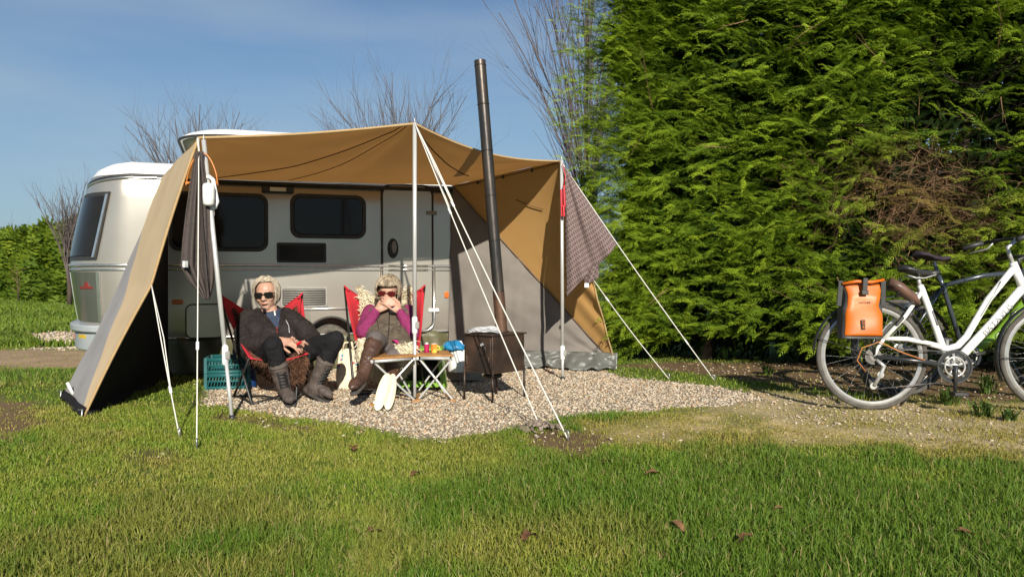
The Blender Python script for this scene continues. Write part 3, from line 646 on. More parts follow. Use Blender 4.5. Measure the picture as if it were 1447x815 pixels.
# roof: white rounded cap, gutter, raised lid with bellows
rings = []
for z, i in ((1.69, .0), (1.73, .012), (1.77, .05), (1.805, .13), (1.83, .26), (1.84, .45)):
    o0 = outline(1.69, -i, UE, .0); c_ = CW(-1.0, 1, z)
    rings.append([Vector((p.x, p.y, z - .055 * max(0, min(1, ((CW(US, 0, 0) - Vector((p.x, p.y, 0))).dot(CWd)) / .5)) * (1.84 - z) / .15 )) for p in o0])
roof = loft(rings, MB()).build('roof', M['white_roof'], caravan)
def ring_tube(z, off, r, mat_, name, droop=0.0, seg=6, squash=None):
    return MB().tube(outline(z, off, droop=droop), r, seg, closed=True, squash=squash).build(name, mat_, caravan)
ring_tube(1.685, .008, .016, M['rubber'], 'gutter', .055)
ring_tube(1.668, .012, .010, M['chrome'], 'gutter_trim', .055)
ring_tube(.942, .008, .0125, M['chrome'], 'waist_trim')
ring_tube(.905, .006, .009, M['chrome'], 'waist_trim')
ring_tube(.325, .004, .010, M['chrome'], 'sill_trim')
# lid
def rrect(u0, u1, v0, v1, r, n=6):
    pts = []
    for (cu, cv, a0) in ((u1 - r, v1 - r, 0), (u0 + r, v1 - r, 90), (u0 + r, v0 + r, 180), (u1 - r, v0 + r, 270)):
        for k in range(n + 1): a = R(a0 + 90 * k / n); pts.append((cu + r * math.cos(a), cv + r * math.sin(a)))
    return pts
def slab(u0, u1, v0, v1, r, zs):
    return [[CW(u, v, z + .055 * (u - u0) / (u1 - u0) * 0) for u, v in rrect(u0 + i, u1 - i, v0 + i, v1 - i, max(.05, r - i * .6))] for z, i in zs]
lid = loft(slab(-2.42, .45, .22, 1.78, .45, ((2.085, .01), (2.095, .0), (2.115, .01), (2.14, .05), (2.17, .13), (2.19, .25), (2.20, .42))), MB()).build('raised_roof', M['white_roof'], caravan)
M['lidunder'] = mat('pale_olive_lining', (.30, .31, .22), (.26, .27, .19), 8, .7)
loft(slab(-2.405, .435, .235, 1.765, .44, ((1.99, .34), (2.03, .18), (2.083, .01))), MB()).build('roof_lining', M['lidunder'], lid)
MB().tube([CW(u, v, 2.090) for u, v in rrect(-2.425, .455, .215, 1.785, .45)], .013, 6, closed=True).build('edge_seal', M['rubber'], lid)
loft(slab(-2.0, .2, .6, 1.4, .2, ((1.835, 0), (1.93, .02), (1.996, 0))), MB()).build('bellows', M['greycanvas'], caravan)
# wall fittings given by where they sit on the side wall
def rr_wall(px0, py0, px1, py1, r, off0, off1, name, m, parent, grow=0.0, bev=.004, n=6):
    u0, z0 = wall(px0, (py0 + py1) / 2); u1, _ = wall(px1, (py0 + py1) / 2); _, zt = wall((px0 + px1) / 2, py0); _, zb = wall((px0 + px1) / 2, py1)
    u0 -= grow; u1 += grow; zt += grow; zb -= grow; pts = []
    for (cu, cz, a0) in ((u1 - r, zt - r, 0), (u0 + r, zt - r, 90), (u0 + r, zb + r, 180), (u1 - r, zb + r, 270)):
        for k in range(n + 1): a = R(a0 + 90 * k / n); pts.append(CW(cu + r * math.cos(a), -off0, cz + r * math.sin(a)))
    o = MB().prism(pts, CN * (off1 - off0)).build(name, m, parent, bevel=bev); return sharp(o), (u0, u1, zb, zt), pts
for (a, b, c_, d) in ((238, 272, 379, 355), (410, 275, 517, 337)):
    w, (u0, u1, zb, zt), _ = rr_wall(a, b, c_, d, .085, -.01, .018, 'window', M['rubber'], caravan, bev=.006)
    rr_wall(a + 5, b + 5, c_ - 5, d - 5, .065, .0, .026, 'pane', M['glass'], w, bev=.006)
M['curtain'] = mat('pale_interior_curtain', (.28, .30, .34), (.22, .24, .27), 10, .8)
# door
door, (du0, du1, dzb, dzt), _ = rr_wall(541, 263, 610, 466, .09, -.005, .010, 'door', M['silver_door'], caravan, bev=.004)
_, (gu0, gu1, gzb, gzt), gp = rr_wall(541, 263, 610, 466, .09, 0, .001, 'tmp', M['rubber'], caravan, grow=.010)
bpy.data.objects.remove(_)
up = [p + CN * .007 for p in gp if p.z > .93]; lo = [p + CN * .008 for p in gp if p.z <= .93]
MB().tube([p + CN * .004 for p in gp], .0085, 6, closed=True).build('door_seal', M['rubber'], door)
low = [p for p in lo]
right = sorted([p for p in low if (p - CA).dot(CWd) > (gu0 + gu1) / 2], key=lambda p: -p.z); left = sorted([p for p in low if (p - CA).dot(CWd) <= (gu0 + gu1) / 2], key=lambda p: p.z)
top_r = CW(gu1 + .012, -.012, .94); top_l = CW(gu0 - .012, -.012, .94)
MB().tube([top_r] + [p + CN * .006 + CWd * .010 for p in right] + [p + CN * .006 - CWd * .010 for p in left] + [top_l], .0125, 6).build('door_edge_trim', M['chrome'], door)
hu, hz = wall(555, 351); ez = wall(555, 338)[1] - hz
MB().ell(CW(hu, -.010, hz), .052, .018, .093, Matrix((CWd, CN, Vector((0, 0, 1)))).transposed()).build('handle', M['blackplastic'], door)
MB().ell(CW(hu + .008, -.026, hz + .012), .024, .010, .058, Matrix((CWd, CN, Vector((0, 0, 1)))).transposed()).build('latch', M['greyplastic'], door)
for (px, py, m) in ((605, 301, 'greyplastic'), (608, 438, 'whiteplastic')):
    u, z = wall(px, py); MB().box(CW(u + .03, -.016, z), (.10, .024, .034), Matrix((CWd, CN, Vector((0, 0, 1)))).transposed()).build('hinge', M[m], door, bevel=.006)
u0, z_ = wall(548, 378); u1, _z = wall(604, 378)
for dz in (.942, .905): MB().tube([CW(u0, -.016, dz), CW(u1, -.016, dz)], .011, 6).build('door_trim', M['chrome'], door)
# vents
def vent(px0, py0, px1, py1, n, m, dark, lab=None):
    v, (u0, u1, zb, zt), _ = rr_wall(px0, py0, px1, py1, .018, -.005, .010, 'vent', M[m], caravan, bev=.004)
    inner, _, _ = rr_wall(px0 + 3, py0 + 3, px1 - 3, py1 - 3, .008, 0, .0125, 'vent_recess', M['blackplastic'], v, bev=0)
    for i in range(n):
        z = zb + .022 + (zt - zb - .044) * (i + .5) / n
        MB().bar(CW(u0 + .024, -.018, z), CW(u1 - .024, -.018, z), .016, (zt - zb - .044) / n * .55, up=(0, 0, 1)).build('slat', M[dark], v)
    return v
vent(391, 343, 461, 371, 8, 'blackplastic', 'blackplastic'); vent(396, 405, 463, 434, 7, 'greyplastic', 'greyplastic')
# awning light, side marker, hatch, corner reflector
l_, (u0, u1, zb, zt), _ = rr_wall(370, 264, 415, 273, .014, -.005, .035, 'awning_light', M['blackplastic'], caravan, bev=.008)
rr_wall(381, 265.5, 404, 271, .008, .03, .040, 'light_lens', M['whiteplastic'], l_, bev=.003)
rr_wall(243, 423, 259, 430, .016, -.005, .016, 'side_marker', M['orangelens'], caravan, bev=.006)
rr_wall(628, 412, 634, 421, .012, -.005, .012, 'side_marker', M['orangelens'], caravan, bev=.004)
h, _, gp = rr_wall(263, 430, 316, 477, .05, -.005, .008, 'service_hatch', M['silver'], caravan, bev=.003)
MB().tube([p + CN * .010 for p in gp], .006, 5, closed=True).build('hatch_seal', M['rubber'], h)
ua, za = wall(425, 437); ub, zb_ = wall(540, 436)
MB().bar(CW(ua, -.004, za), CW(ub, -.004, za), .014, .020).build('panel_ridge', M['chrome'], caravan, bevel=.004)
MB().bar(CW(wall(244, 0 + 470)[0], -.002, 1.655), CW(UE - .3, -.002, 1.655), .030, .034).build('awning_rail', M['rubber'], caravan)
# bowed end: window, lower panel, emblem, bumper, lights, plate
def th_at(px, z):
    lo_, hi_ = 0.0, R(82)
    def sx(t): p = endpt(t, z); return CX + F * p.x / p.y
    for _ in range(40):
        m_ = (lo_ + hi_) / 2
        if sx(m_) > px: lo_ = m_
        else: hi_ = m_
    return lo_
def zat(py, d=6.8): return P(100, py, d).z
def endpatch(name, m, parent, t0f, t1f, z0, z1, off, nu=10, nv=8, thick=.012):
    mb = MB()
    fo = lambda u, v: endpt(t0f(v) + (t1f(v) - t0f(v)) * u, z0 + (z1 - z0) * v, off)
    fi = lambda u, v: endpt(t0f(v) + (t1f(v) - t0f(v)) * u, z0 + (z1 - z0) * v, off - thick)
    mb.grid(fo, nu, nv); mb.grid(fi, nu, nv)
    edge = [(i / nu, 0) for i in range(nu)] + [(1, j / nv) for j in range(nv)] + [(1 - i / nu, 1) for i in range(nu)] + [(0, 1 - j / nv) for j in range(nv)]
    n = len(edge); mb.add([fo(*e) for e in edge] + [fi(*e) for e in edge], [(i, (i + 1) % n, n + (i + 1) % n, n + i) for i in range(n)])
    return sharp(mb.build(name, m, parent))
zb, zt = .985, 1.545
tR0, tR1 = th_at(137, zb), th_at(158, zt)
lerp = lambda a, b: (lambda v: a + (b - a) * v)
w = endpatch('window', M['rubber'], caravan, lerp(tR0, tR1), lerp(R(104), R(104)), zb, zt, .014)
endpatch('pane', M['glass'], w, lerp(tR0 + .07, tR1 + .07), lerp(R(100), R(100)), zb + .035, zt - .035, .022)
endpatch('window_trim', M['chrome'], w, lerp(tR0 + .02, tR1 + .02), lerp(tR0 + .055, tR1 + .055), zb + .02, zt - .02, .026, 2, 8)
tP0, tP1 = th_at(140, .52), th_at(137, .88)
endpatch('lower_panel', M['rearpanel'], caravan, lerp(tP0, tP1), lerp(R(100), R(100)), .47, .885, .008)
endpatch('panel_trim', M['chrome'], caravan, lerp(tP0 - .05, tP1 - .05), lerp(tP0, tP1), .47, .885, .014, 2, 8)
endpatch('panel_trim', M['chrome'], caravan, lerp(R(73), R(73)), lerp(R(76), R(76)), .47, .885, .014, 2, 8)
tl_, tm_, tr_ = th_at(114, .8), th_at(121, .8), th_at(131, .8)
endpatch('emblem', M['redlogo'], caravan, lerp(tr_, tr_), lerp(tl_, tl_), .745, .765, .012, 6, 2)
endpatch('emblem', M['redlogo'], caravan, lerp(tr_ + .06, tr_ + .08), lerp(tm_, tm_), .765, .80, .0125, 6, 2)
def endshelf(z0, z1, off0, off1, t0, t1, n=18):
    pts_o = [endpt(t0 + (t1 - t0) * k / n, z1, off1) for k in range(n + 1)]; pts_i = [endpt(t0 + (t1 - t0) * k / n, z1, off0) for k in range(n + 1)]
    poly = pts_o + pts_i[::-1]; mb = MB(); dz = Vector((0, 0, z0 - z1)); m = len(poly); vs = poly + [p + dz for p in poly]
    fs = [(i, (i + 1) % m, m + (i + 1) % m, m + i) for i in range(m)] + [(k, k + 1, m - 2 - k, m - 1 - k) for k in range(n)] + [(m + k, m + m - 1 - k, m + m - 2 - k, m + k + 1) for k in range(n)]
    mb.add(vs, fs); return mb
M['bumper'] = mat('pale_grey_bumper', (.34, .37, .385), (.30, .33, .345), 8, .4)
bump = endshelf(.385, .445, -.04, .075, R(18), R(162)).build('bumper', M['bumper'], caravan, bevel=.012)
endshelf(.23, .385, -.04, .05, R(20), R(160)).build('bumper_valance', M['bumper'], bump, bevel=.01)
tA, tB, tC = th_at(106, .3), th_at(117, .3), th_at(129, .3)
for a, b, nm, m, z0, z1, of in ((tA + .22, tA - .10, 'tail_light', 'redlens', .235, .335, .072), (tB + .1, tB - .0, 'tail_light', 'whiteplastic', .29, .375, .058), (tC + .15, tC - .05, 'number_plate', 'plate', .26, .36, .060)):
    endpatch(nm, M[m], bump, lerp(min(a, b), min(a, b)), lerp(max(a, b), max(a, b)), z0, z1, of, 5, 3)
# draught skirt under the floor
sk = []
mb = MB()
def skf(u, v):
    uu = -2.62 + 3.2 * u; return CW(uu, .02 + .03 * math.sin(uu * 9) * (1 - v) + .02 * math.sin(uu * 23 + v * 3), v * .34 - .01)
mb.grid(skf, 90, 6); sko = mb.build('draught_skirt', M['skirt'], base=CW(-1, 0, 0), solid=.004); tag(sko, 'olive green tarpaulin skirt hanging below the caravan side', 'skirt')
for k in (-2.0, .35):   # corner steadies, jockey parts under the floor
    MB().bar(CW(k, .4, .0), CW(k + .15, .4, .33), .05, .05).build('steady_leg', M['darkmetal'], caravan)

# ================================================================== AWNING
aw = thing('awning', 'tan and grey canvas awning with three poles pitched against the caravan', 'awning', (-.9, 6, 0))
aL = P(281, 194, 4.85); aM = P(586, 174, 5.30); aB = P(792, 227, 6.37)
rL = P(226, 250, 6.42); rA = P(640, 262, 7.28)
_rl = wall(228, 250); rL = CW(_rl[0], -.02, 1.668)
def front(s):                          # front edge left pole -> middle pole -> right pole
    if s < .6:
        t = s / .6; p = aL.lerp(aM, t); p.z -= .018 * math.sin(math.pi * t); return p
    t = (s - .6) / .4; p = aM.lerp(aB, t); p.z -= .085 * math.sin(math.pi * t) ** .9 * (1 - .25 * t); p.y += .05 * math.sin(math.pi * t); return p
def rail(s): return rL.lerp(rA, s)
def roof_f(s, t):
    p = rail(s).lerp(front(s), t); p.z -= .045 * math.sin(math.pi * t) * math.sin(math.pi * min(1, s * 1.05)) 
    dm = abs(s - .6); p.z += .012 * math.exp(-(dm / .05) ** 2) * t; 
    for s0, t0 in ((.6, 1.0), (0, 1.0), (1, 1.0)):
        ds, dt = (s - s0) * 2.2, (t - t0); p.z += .011 * math.exp(-3.2 * math.hypot(ds, dt)) * math.sin(13 * math.atan2(ds, -dt + 1e-6)) * min(1, math.hypot(ds, dt) * 8)
    return p + Vector((0, 0, .006 * noise.noise(Vector((s * 9, t * 5, 1)))))
MB().grid(lambda u, v: roof_f(u, v), 90, 26).build('roof_panel', M['canvas_roof'], aw)
M['hem'] = mat('tan_hem_tape', (.42, .29, .14), (.38, .25, .12), 30, .8)
MB().tube([front(k / 60) + Vector((0, 0, -.004)) for k in range(61)], .009, 6).build('roof_hem', M['hem'], aw)
M['seam'] = mat('dark_brown_seam', (.13, .07, .028), (.11, .06, .025), 30, .9)
def seam(pts, r=.004): MB().tube([p - Vector((0, 0, .004)) for p in pts], r, 5).build('seam', M['seam'], aw)
seam([roof_f(.13 + (.57 - .13) * t, t * .98) for t in [k / 24 for k in range(25)]]); seam([roof_f(.40 + (.585 - .40) * t, .05 + t * .92) for t in [k / 24 for k in range(25)]], .003)
seam([roof_f(.9 - .29 * t, .45 + .52 * t) for t in [k / 20 for k in range(21)]], .005)
# right wall: ochre triangle above, grey below
cC = G(869, 523); cD = CW(-.06, -.03, 0)
def bulge(p, a): return p + Vector((-.25, -1, .05)) * a
def tan_r(u, v):                       # u along seam rA->cC ; v towards pole top
    q = rA.lerp(cC + Vector((0, 0, .06)), u); p = q.lerp(aB, v)
    w_ = math.sin(math.pi * u) * math.sin(math.pi * min(1, v * 1.0)); p = bulge(p, -.05 * w_)
    fold = max(0, (u - .45) / .55) ** 1.3                       # gathered folds near the front corner peg
    return p + Vector((-.3, -1, 0)) * (.007 * math.sin(22 * u + 3) * math.exp(-4 * (1 - v)) + .022 * fold * math.sin(v * 34 + 3 * u) * math.sin(math.pi * min(1, v * 1.02)))
MB().grid(tan_r, 60, 60).build('side_panel', M['canvas_right'], aw)
def grey_r(u, v):                      # u along the seam, v down to the ground
    q = rA.lerp(cC + Vector((0, 0, .06)), u); b = cD.lerp(cC, u) + Vector((0, 0, .05)); b.z = .05
    p = q.lerp(b, v); return bulge(p, .03 * math.sin(math.pi * u) * math.sin(math.pi * v) + .016 * noise.noise(Vector((u * 6, v * 4, 3))) + .010 * noise.noise(Vector((u * 22 + v * 6, v * 5, 7))) + .007 * math.exp(-((v - .52 - .05 * u) / .012) ** 2) + .006 * math.exp(-((u - .42) / .008) ** 2) + .009 * math.sin(30 * math.atan2(1 - u, v + .05)) * math.exp(-2.4 * math.hypot(1 - u, 1 - v)))
MB().grid(grey_r, 50, 30).build('side_panel', M['greycanvas'], aw)
def edge_tan(v): return (cC + Vector((0, 0, .06))).lerp(aB, v)
MB().tube([tan_r(1, k / 30) for k in range(31)], .008, 6).build('side_hem', M['hem'], aw)
MB().tube([rA.lerp(cC + Vector((0, 0, .06)), k / 20) + Vector((-.01, -.012, 0)) for k in range(21)], .004, 5).build('seam', M['seam'], aw)
rs = random.Random(8)
def flap(u, v):                        # mud flap lying out on the gravel
    uu = .30 + .72 * u; b = cD.lerp(cC, uu); b.z = .15 * (1 - v)
    o = v * (.11 + .05 * math.sin(uu * 17) + .06 * noise.noise(Vector((uu * 11, 0, 2))))
    p = b + Vector((-.35, -1, 0)).normalized() * (o + .03 + .020 * math.sin(uu * 40 + v * 4) * v * (.6 + noise.noise(Vector((uu * 7, 1, 1)))))
    p.z += .012 + .05 * abs(noise.noise(Vector((uu * 14, v * 3, 5)))) * v; p += Vector((-.35, -1, 0)) * .03 * noise.noise(Vector((uu * 20, v * 4, 8))); return p
MB().grid(flap, 90, 12).build('mud_flap', M['mudflap'], aw, solid=.003)
# toggles along the roof / side joint
for k in (.28, .52, .78):
    q = rA.lerp(aB, k) + Vector((-.02, -.03, -.035)); MB().ell(q, .014, .012, .018).build('toggle', M['blackplastic'], aw)
seam([rA.lerp(aB, k / 16) + Vector((0, -.012, -.012 - .01 * math.sin(math.pi * k / 16))) for k in range(17)], .005)
seam([tan_r(.22 + .22 * k / 10, .42 + .14 * k / 10) + Vector((-.006, -.012, 0)) for k in range(11)], .0035)
# left side panel: pale outer panel running back to the caravan, inner panel coloured dark for its unlit side
c1 = G(118, 590); c2 = G(88, 562)
kK = P(214, 402, 4.77)
def hemp(t):                           # front hem, pulled outwards where the guy rope is tied
    return aL.lerp(kK, t / .53) - Vector((.010, 0, 0)) * math.sin(math.pi * t / .53) if t < .53 else kK.lerp(c1, (t - .53) / .47) - Vector((.012, 0, 0)) * math.sin(math.pi * (t - .53) / .47)
def left_o(s, t):                      # s 0 front hem .. 1 back edge
    a = hemp(t); b = rL.lerp(c2, t) + Vector((.03, 0, -.02)) * math.sin(math.pi * t)
    p = a.lerp(b, s); return p + Vector((-.6, -.7, 0)) * (.006 * math.sin(s * 9 + t * 5) * t + .010 * noise.noise(Vector((s * 3, t * 6, 9))))
smf = lambda t: 1.0 if t < .24 else 1 - .86 * ((t - .24) / .76) ** .9 + .02 * math.sin(t * 30)
MB().grid(lambda u, v: left_o(u * smf(v), v), 14, 60).build('side_panel', M['canvas_pale'], aw)
MB().grid(lambda u, v: left_o(smf(.24 + .76 * v) + (1 - smf(.24 + .76 * v)) * u, .24 + .76 * v), 12, 50).build('side_panel', M['bluegrey'], aw)
def vline(t): 
    py = 335 + (548 - 335) * t; u, z = wall(238, min(py, 478)); p = CW(u, -.03, 1.66 * 0 + P(238, 335, 6.46).z * (1 - t)); return p
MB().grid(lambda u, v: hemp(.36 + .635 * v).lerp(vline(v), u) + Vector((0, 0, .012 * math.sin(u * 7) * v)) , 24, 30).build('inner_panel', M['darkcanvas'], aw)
MB().tube([hemp(k / 30) for k in range(31)], .009, 6).build('side_hem', M['hem'], aw)
# grey pvc strip and pegs at the front left corner
MB().grid(lambda u, v: left_o(u, .968) .lerp(left_o(u, 1.0) + Vector((0, -.02, 0)), v) + Vector((-.006, -.012, .006 + .02 * math.sin(u * 11) * v)), 20, 5).build('mud_flap', M['darkcanvas'], aw, solid=.003)
MB().grid(lambda u, v: c1.lerp(vline(1.0), u) + Vector((.01 + .03 * v + .01 * math.sin(u * 22), 0, .05 * (1 - v) + .008)), 30, 4).build('mud_flap', M['darkcanvas'], aw, solid=.003)
MB().box(left_o(.72, .945) + Vector((-.02, -.025, .0)), (.02, .006, .10), Matrix.Rotation(R(-25), 3, 'Y')).build('label_tab', M['whiteplastic'], aw)
# poles
def pole(foot, top, split, name='pole'):
    foot = Vector(foot); top = Vector(top); m = foot.lerp(top, split)
    p = MB().tube([foot + Vector((0, 0, -.01)), m], .0115, 12).build(name, M['alu'], aw)
    MB().tube([m - (top - foot).normalized() * .02, top], .0145, 12).build('upper_tube', M['alu'], p)
    MB().cap(m + Vector((0, 0, -.06)), m + Vector((0, 0, .03)), .020, .020, 10).build('clamp', M['whiteplastic'], p)
    MB().box(m + Vector((.018, -.01, -.015)), (.03, .02, .05)).build('clamp_lever', M['greyplastic'], p, bevel=.006)
    MB().lathe([(.02, 0), (.02, .015), (.012, .03)], foot + Vector((0, 0, -.004)), (0, 0, 1), 10).build('pole_foot', M['blackplastic'], p)
    MB().tube([top, top + Vector((0, 0, .035))], [.006, .003], 6).build('spike', M['alu'], p)
    return p
f1 = G(328, 592); t1 = aL + Vector((.03, .0, -.02)); pole(f1, t1, .23); pole(G(586, 566), aM, .28); pole(G(795, 536), aB + Vector((.01, 0, 0)), .13)
# guy ropes with runner and peg
def guy(a, b, run=.35, r=.0042, dbl=False):
    a = Vector(a); b = Vector(b); n = 14
    r *= .85; mb = MB().tube([a.lerp(b, k / n) - Vector((0, 0, .02 * math.sin(math.pi * k / n))) for k in range(n + 1)], r, 5)
    if dbl: 
        rn = a.lerp(b, run); mb.tube([a, a.lerp(rn, .5) + Vector((.02, 0, -.03)), rn], r * .9, 5)
    g = mb.build('guy_rope', M['rope'], aw); q = a.lerp(b, run); d = (b - a).normalized()
    MB().box(q - Vector((0, 0, .02 * math.sin(math.pi * run))), (.016, .012, .05), d.to_track_quat('Z', 'Y').to_matrix()).build('runner', M['whiteplastic'], g, bevel=.004)
    pd_ = Vector((d.x * .5, d.y * .5, -1)).normalized(); up_ = b + Vector((0, 0, .035))
    MB().tube([up_ + Vector((d.x, d.y, 0)).normalized() * -.03 + Vector((0, 0, .005)), up_ + Vector((0, 0, .012)), up_, b + Vector((0, 0, -.05))], .0055, 6).build('peg', M['peg'], g)
    return g
guy(aL, G(278, 633), .71); guy(kK, G(254, 618), .70, dbl=True)
guy(aM, G(803, 621), .30, .0052, dbl=True); guy(aM + Vector((0, -.01, 0)), G(764, 605), .32, .0048, dbl=True)
guy(aB, G(1010, 538), .82, .0048); guy(tan_r(1, .44), G(946, 536), .2, .0048)
for p_ in (c1, c2, cC):
    MB().tube([p_ + Vector((-.02, -.02, .05)), p_ + Vector((.01, -.03, .055)), p_ + Vector((.0, -.03, -.04))], .006, 6).build('peg', M['peg'], aw)

# ================================================================== FURNITURE AND SMALL THINGS
M['redcanvas'] = mat('red_chair_canvas', (.52, .022, .035), (.45, .018, .03), 8, .85, bump=.15, bscale=220, trans=.08)
M['wood'] = mat('teak_slat', (.40, .20, .065), (.28, .13, .04), 14, .5, stretch=(1, 6, 6), bump=.15)
M['wood2'] = mat('weathered_board', (.30, .26, .21), (.20, .17, .13), 14, .85, stretch=(1, 6, 6), bump=.3)
M['teal'] = mat('teal_crate_plastic', (.018, .115, .12), (.014, .09, .095), 10, .45)
M['lime'] = mat('lime_plastic', (.20, .40, .035), (.17, .35, .03), 10, .45)
M['blue'] = mat('bright_blue_plastic', (.02, .21, .42), (.015, .17, .36), 10, .4)
M['darkblue'] = mat('dark_blue_plastic', (.012, .05, .18), (.01, .04, .14), 10, .4)
M['pinkcup'] = mat('magenta_enamel', (.42, .02, .10), (.36, .015, .08), 30, .25, coat=.4)
M['orangecup'] = mat('orange_print', (.75, .22, .03), (.80, .55, .08), 26, .35, contrast=(.45, .55))
M['steel'] = mat('sooty_steel', (.035, .025, .02), (.10, .055, .034), 5, .52, .35, bump=.2, bscale=40, contrast=(.4, .75), detail=7, rvar=.12)
M['pipe'] = mat('dark_stove_pipe', (.055, .052, .05), (.10, .075, .06), 6, .38, .65, bump=.15, bscale=50, stretch=(1, 1, .25), rvar=.1)
M['rustpipe'] = mat('rusty_stove_pipe', (.14, .075, .045), (.09, .05, .035), 12, .6, .5, bump=.25, bscale=50)
M['paper'] = mat('newsprint', (.72, .72, .72), (.46, .47, .50), 34, .85, contrast=(.45, .62))
M['cream'] = mat('cream_foam', (.74, .68, .50), (.66, .60, .42), 12, .6, bump=.1)
M['towel'] = mat('dark_brown_towel', (.092, .072, .066), (.07, .055, .05), 40, .95, bump=.6, bscale=500)
M['orangewire'] = mat('orange_wire', (.62, .22, .05), (.55, .18, .04), 20, .4)
M['redplastic'] = mat('red_plastic', (.60, .015, .03), (.5, .012, .02), 20, .35)
M['furbrown'] = mat('brown_sheepskin', (.14, .062, .03), (.07, .032, .018), 40, .8)
M['furcream'] = mat('cream_sheepskin', (.80, .74, .58), (.68, .60, .42), 30, .85, trans=.15)

def fur(name, m, fn, n, l, r, seed, parent=None, base=None, down=-.4):
    rn = np.random.default_rng(seed); vs = []; ts = []
    for i in range(n):
        u, v = rn.random(2); p = Vector(fn(u, v)); e = .01
        a = Vector(fn(min(1, u + e), v)) - Vector(fn(max(0, u - e), v)); b = Vector(fn(u, min(1, v + e))) - Vector(fn(u, max(0, v - e)))
        nn = a.cross(b); nn = nn.normalized() if nn.length > 1e-9 else Vector((0, -1, 0))
        if nn.y > 0: nn = -nn
        d = (nn + Vector((rn.normal(0, .6), rn.normal(0, .4), rn.normal(down, .5)))).normalized(); L_ = l * rn.uniform(.5, 1.2)
        s_ = d.orthogonal().normalized() * r; t_ = d.cross(s_); k = len(vs)
        m_ = p + d * L_ * .55 + Vector((0, 0, -.08 * L_)); cu = Vector((rn.normal(0, .25), 0, -.4)) * L_
        vs += [p + s_, p - s_, m_ + s_ * .8, m_ - s_ * .8, p + d * L_ * .9 + cu]
        ts += [(k, k + 1, k + 3), (k, k + 3, k + 2), (k + 2, k + 3, k + 4)]
    return npmesh(name, np.array(vs), tris=np.array(ts), mat=m, parent=parent, base=base)

# ---- butterfly chairs
def quadf(a, b, c_, d_, sag, cup):     # a back left, b back right, c front right, d front left ; v 0 back .. 1 front
    def f(u, v):
        l = a.lerp(d_, v); r = b.lerp(c_, v); p = l.lerp(r, u)
        s_ = 4 * u * (1 - u)
        p = p + sag * math.sin(math.pi * min(1, v * .94 + .03)) * (.10 + .90 * s_ ** 1.4) + cup * (s_ ** 1.7 * (1 - v) ** 1.4) + Vector((0, .06, 0)) * s_ * math.sin(math.pi * v)
        return p
    return f
def chair(label, tl, tr, fr, fl, feet, seed):
    c = thing('butterfly_chair', label, 'chair', ((tl.x + tr.x) / 2, (tl.y + fl.y) / 2, 0), group='red butterfly chairs')
    mid = (tl + tr + fr + fl) / 4; low = Vector((mid.x, mid.y + .06, .17)); sag = low - mid
    f = quadf(tl, tr, fr, fl, sag * 1.0, Vector((0, .05, -.13)))
    seat = MB().grid(f, 28, 34).build('seat_sling', M['redcanvas'], c, solid=.006)
    for (p, q) in ((tl, fl), (tr, fr)):   # corner pockets
        d = (mid - p).normalized()
        MB().cap(p + Vector((0, 0, .008)), p + d * .05, .008, .010, 10).build('corner_pocket', M['redcanvas'], c)
    bl, br_, f_l, f_r = feet            # back feet, front feet on the ground
    for a, b in ((tl, f_l), (tr, f_r), (fl, bl), (fr, br_)):
        MB().tube([a, a.lerp(b, .5), b + Vector((0, 0, .008))], .0085, 8).build('leg', M['darkmetal'], c)
    for a, b in ((f_l, br_), (f_r, bl), (bl, f_l), (br_, f_r)):
        MB().tube([a + Vector((0, 0, .012)), a.lerp(b, .5) + Vector((0, 0, .03)), b + Vector((0, 0, .012))], .0075, 8).build('floor_rod', M['darkmetal'], c)
    for p in feet: MB().ell(p + Vector((0, 0, .012)), .014, .014, .012, nu=8, nv=6).build('foot_cap', M['blackplastic'], c)
    return c, f
mtl, mtr, mfr, mfl = P(310, 417, 5.86), P(427, 416, 5.90), P(437, 499, 5.22), P(352, 506, 5.16)
mchair, mf = chair('red butterfly chair under the man in the black jacket', mtl, mtr, mfr, mfl, (G(330, 562), G(432, 557), G(356, 573), G(418, 569)), 1)
wtl, wtr, wfr, wfl = P(487, 406, 6.0), P(600, 405, 6.02), P(592, 496, 5.36), P(506, 496, 5.34)
wchair, wf = chair('red butterfly chair with a cream fleece under the woman', wtl, wtr, wfr, wfl, (G(508, 553), G(600, 553), G(501, 560), G(582, 563)), 2)
# sheepskins
o = fur('sheepskin', M['furbrown'], lambda u, v: mf(.10 + .82 * u, .12 + .86 * v) + Vector((0, -.01, .02)), 8000, .045, .004, 3, base=mf(.5, .6))
bm_ = MB().grid(lambda u, v: mf(.10 + .82 * u, .12 + .86 * v) + Vector((0, -.006, .012)), 16, 20); tag(o, 'dark brown curly sheepskin on the seat under the man', 'sheepskin')
BASE[o] = Vector(o.location); bm_.build('hide', M['furbrown'], o)
fb_ = fur('front_fur', M['furbrown'], lambda u, v: mf(.55 + .40 * u, .97).lerp(mf(.5 + .45 * u, .97) + Vector((-.01, -.02, -.15)), v), 2600, .055, .004, 6, parent=o)
def wfl_(u, v): return wf(.16 + .68 * u + .0 * v, .0 + .99 * v) + Vector((0, -.02, .02 + .05 * (1 - v) ** 3))
o = fur('sheepskin', M['furcream'], wfl_, 15000, .075, .0042, 4, base=wf(.5, .5)); tag(o, 'cream long haired sheepskin draped over the chair behind the woman', 'sheepskin'); BASE[o] = Vector(o.location)
MB().grid(lambda u, v: wfl_(u, v) + Vector((0, .012, -.01)), 16, 20).build('hide', M['furcream'], o)
fur('side_fur', M['furcream'], lambda u, v: P(505 + 14 * u, 478 + 28 * v, 5.33 + .05 * u), 1100, .06, .004, 5, parent=o)
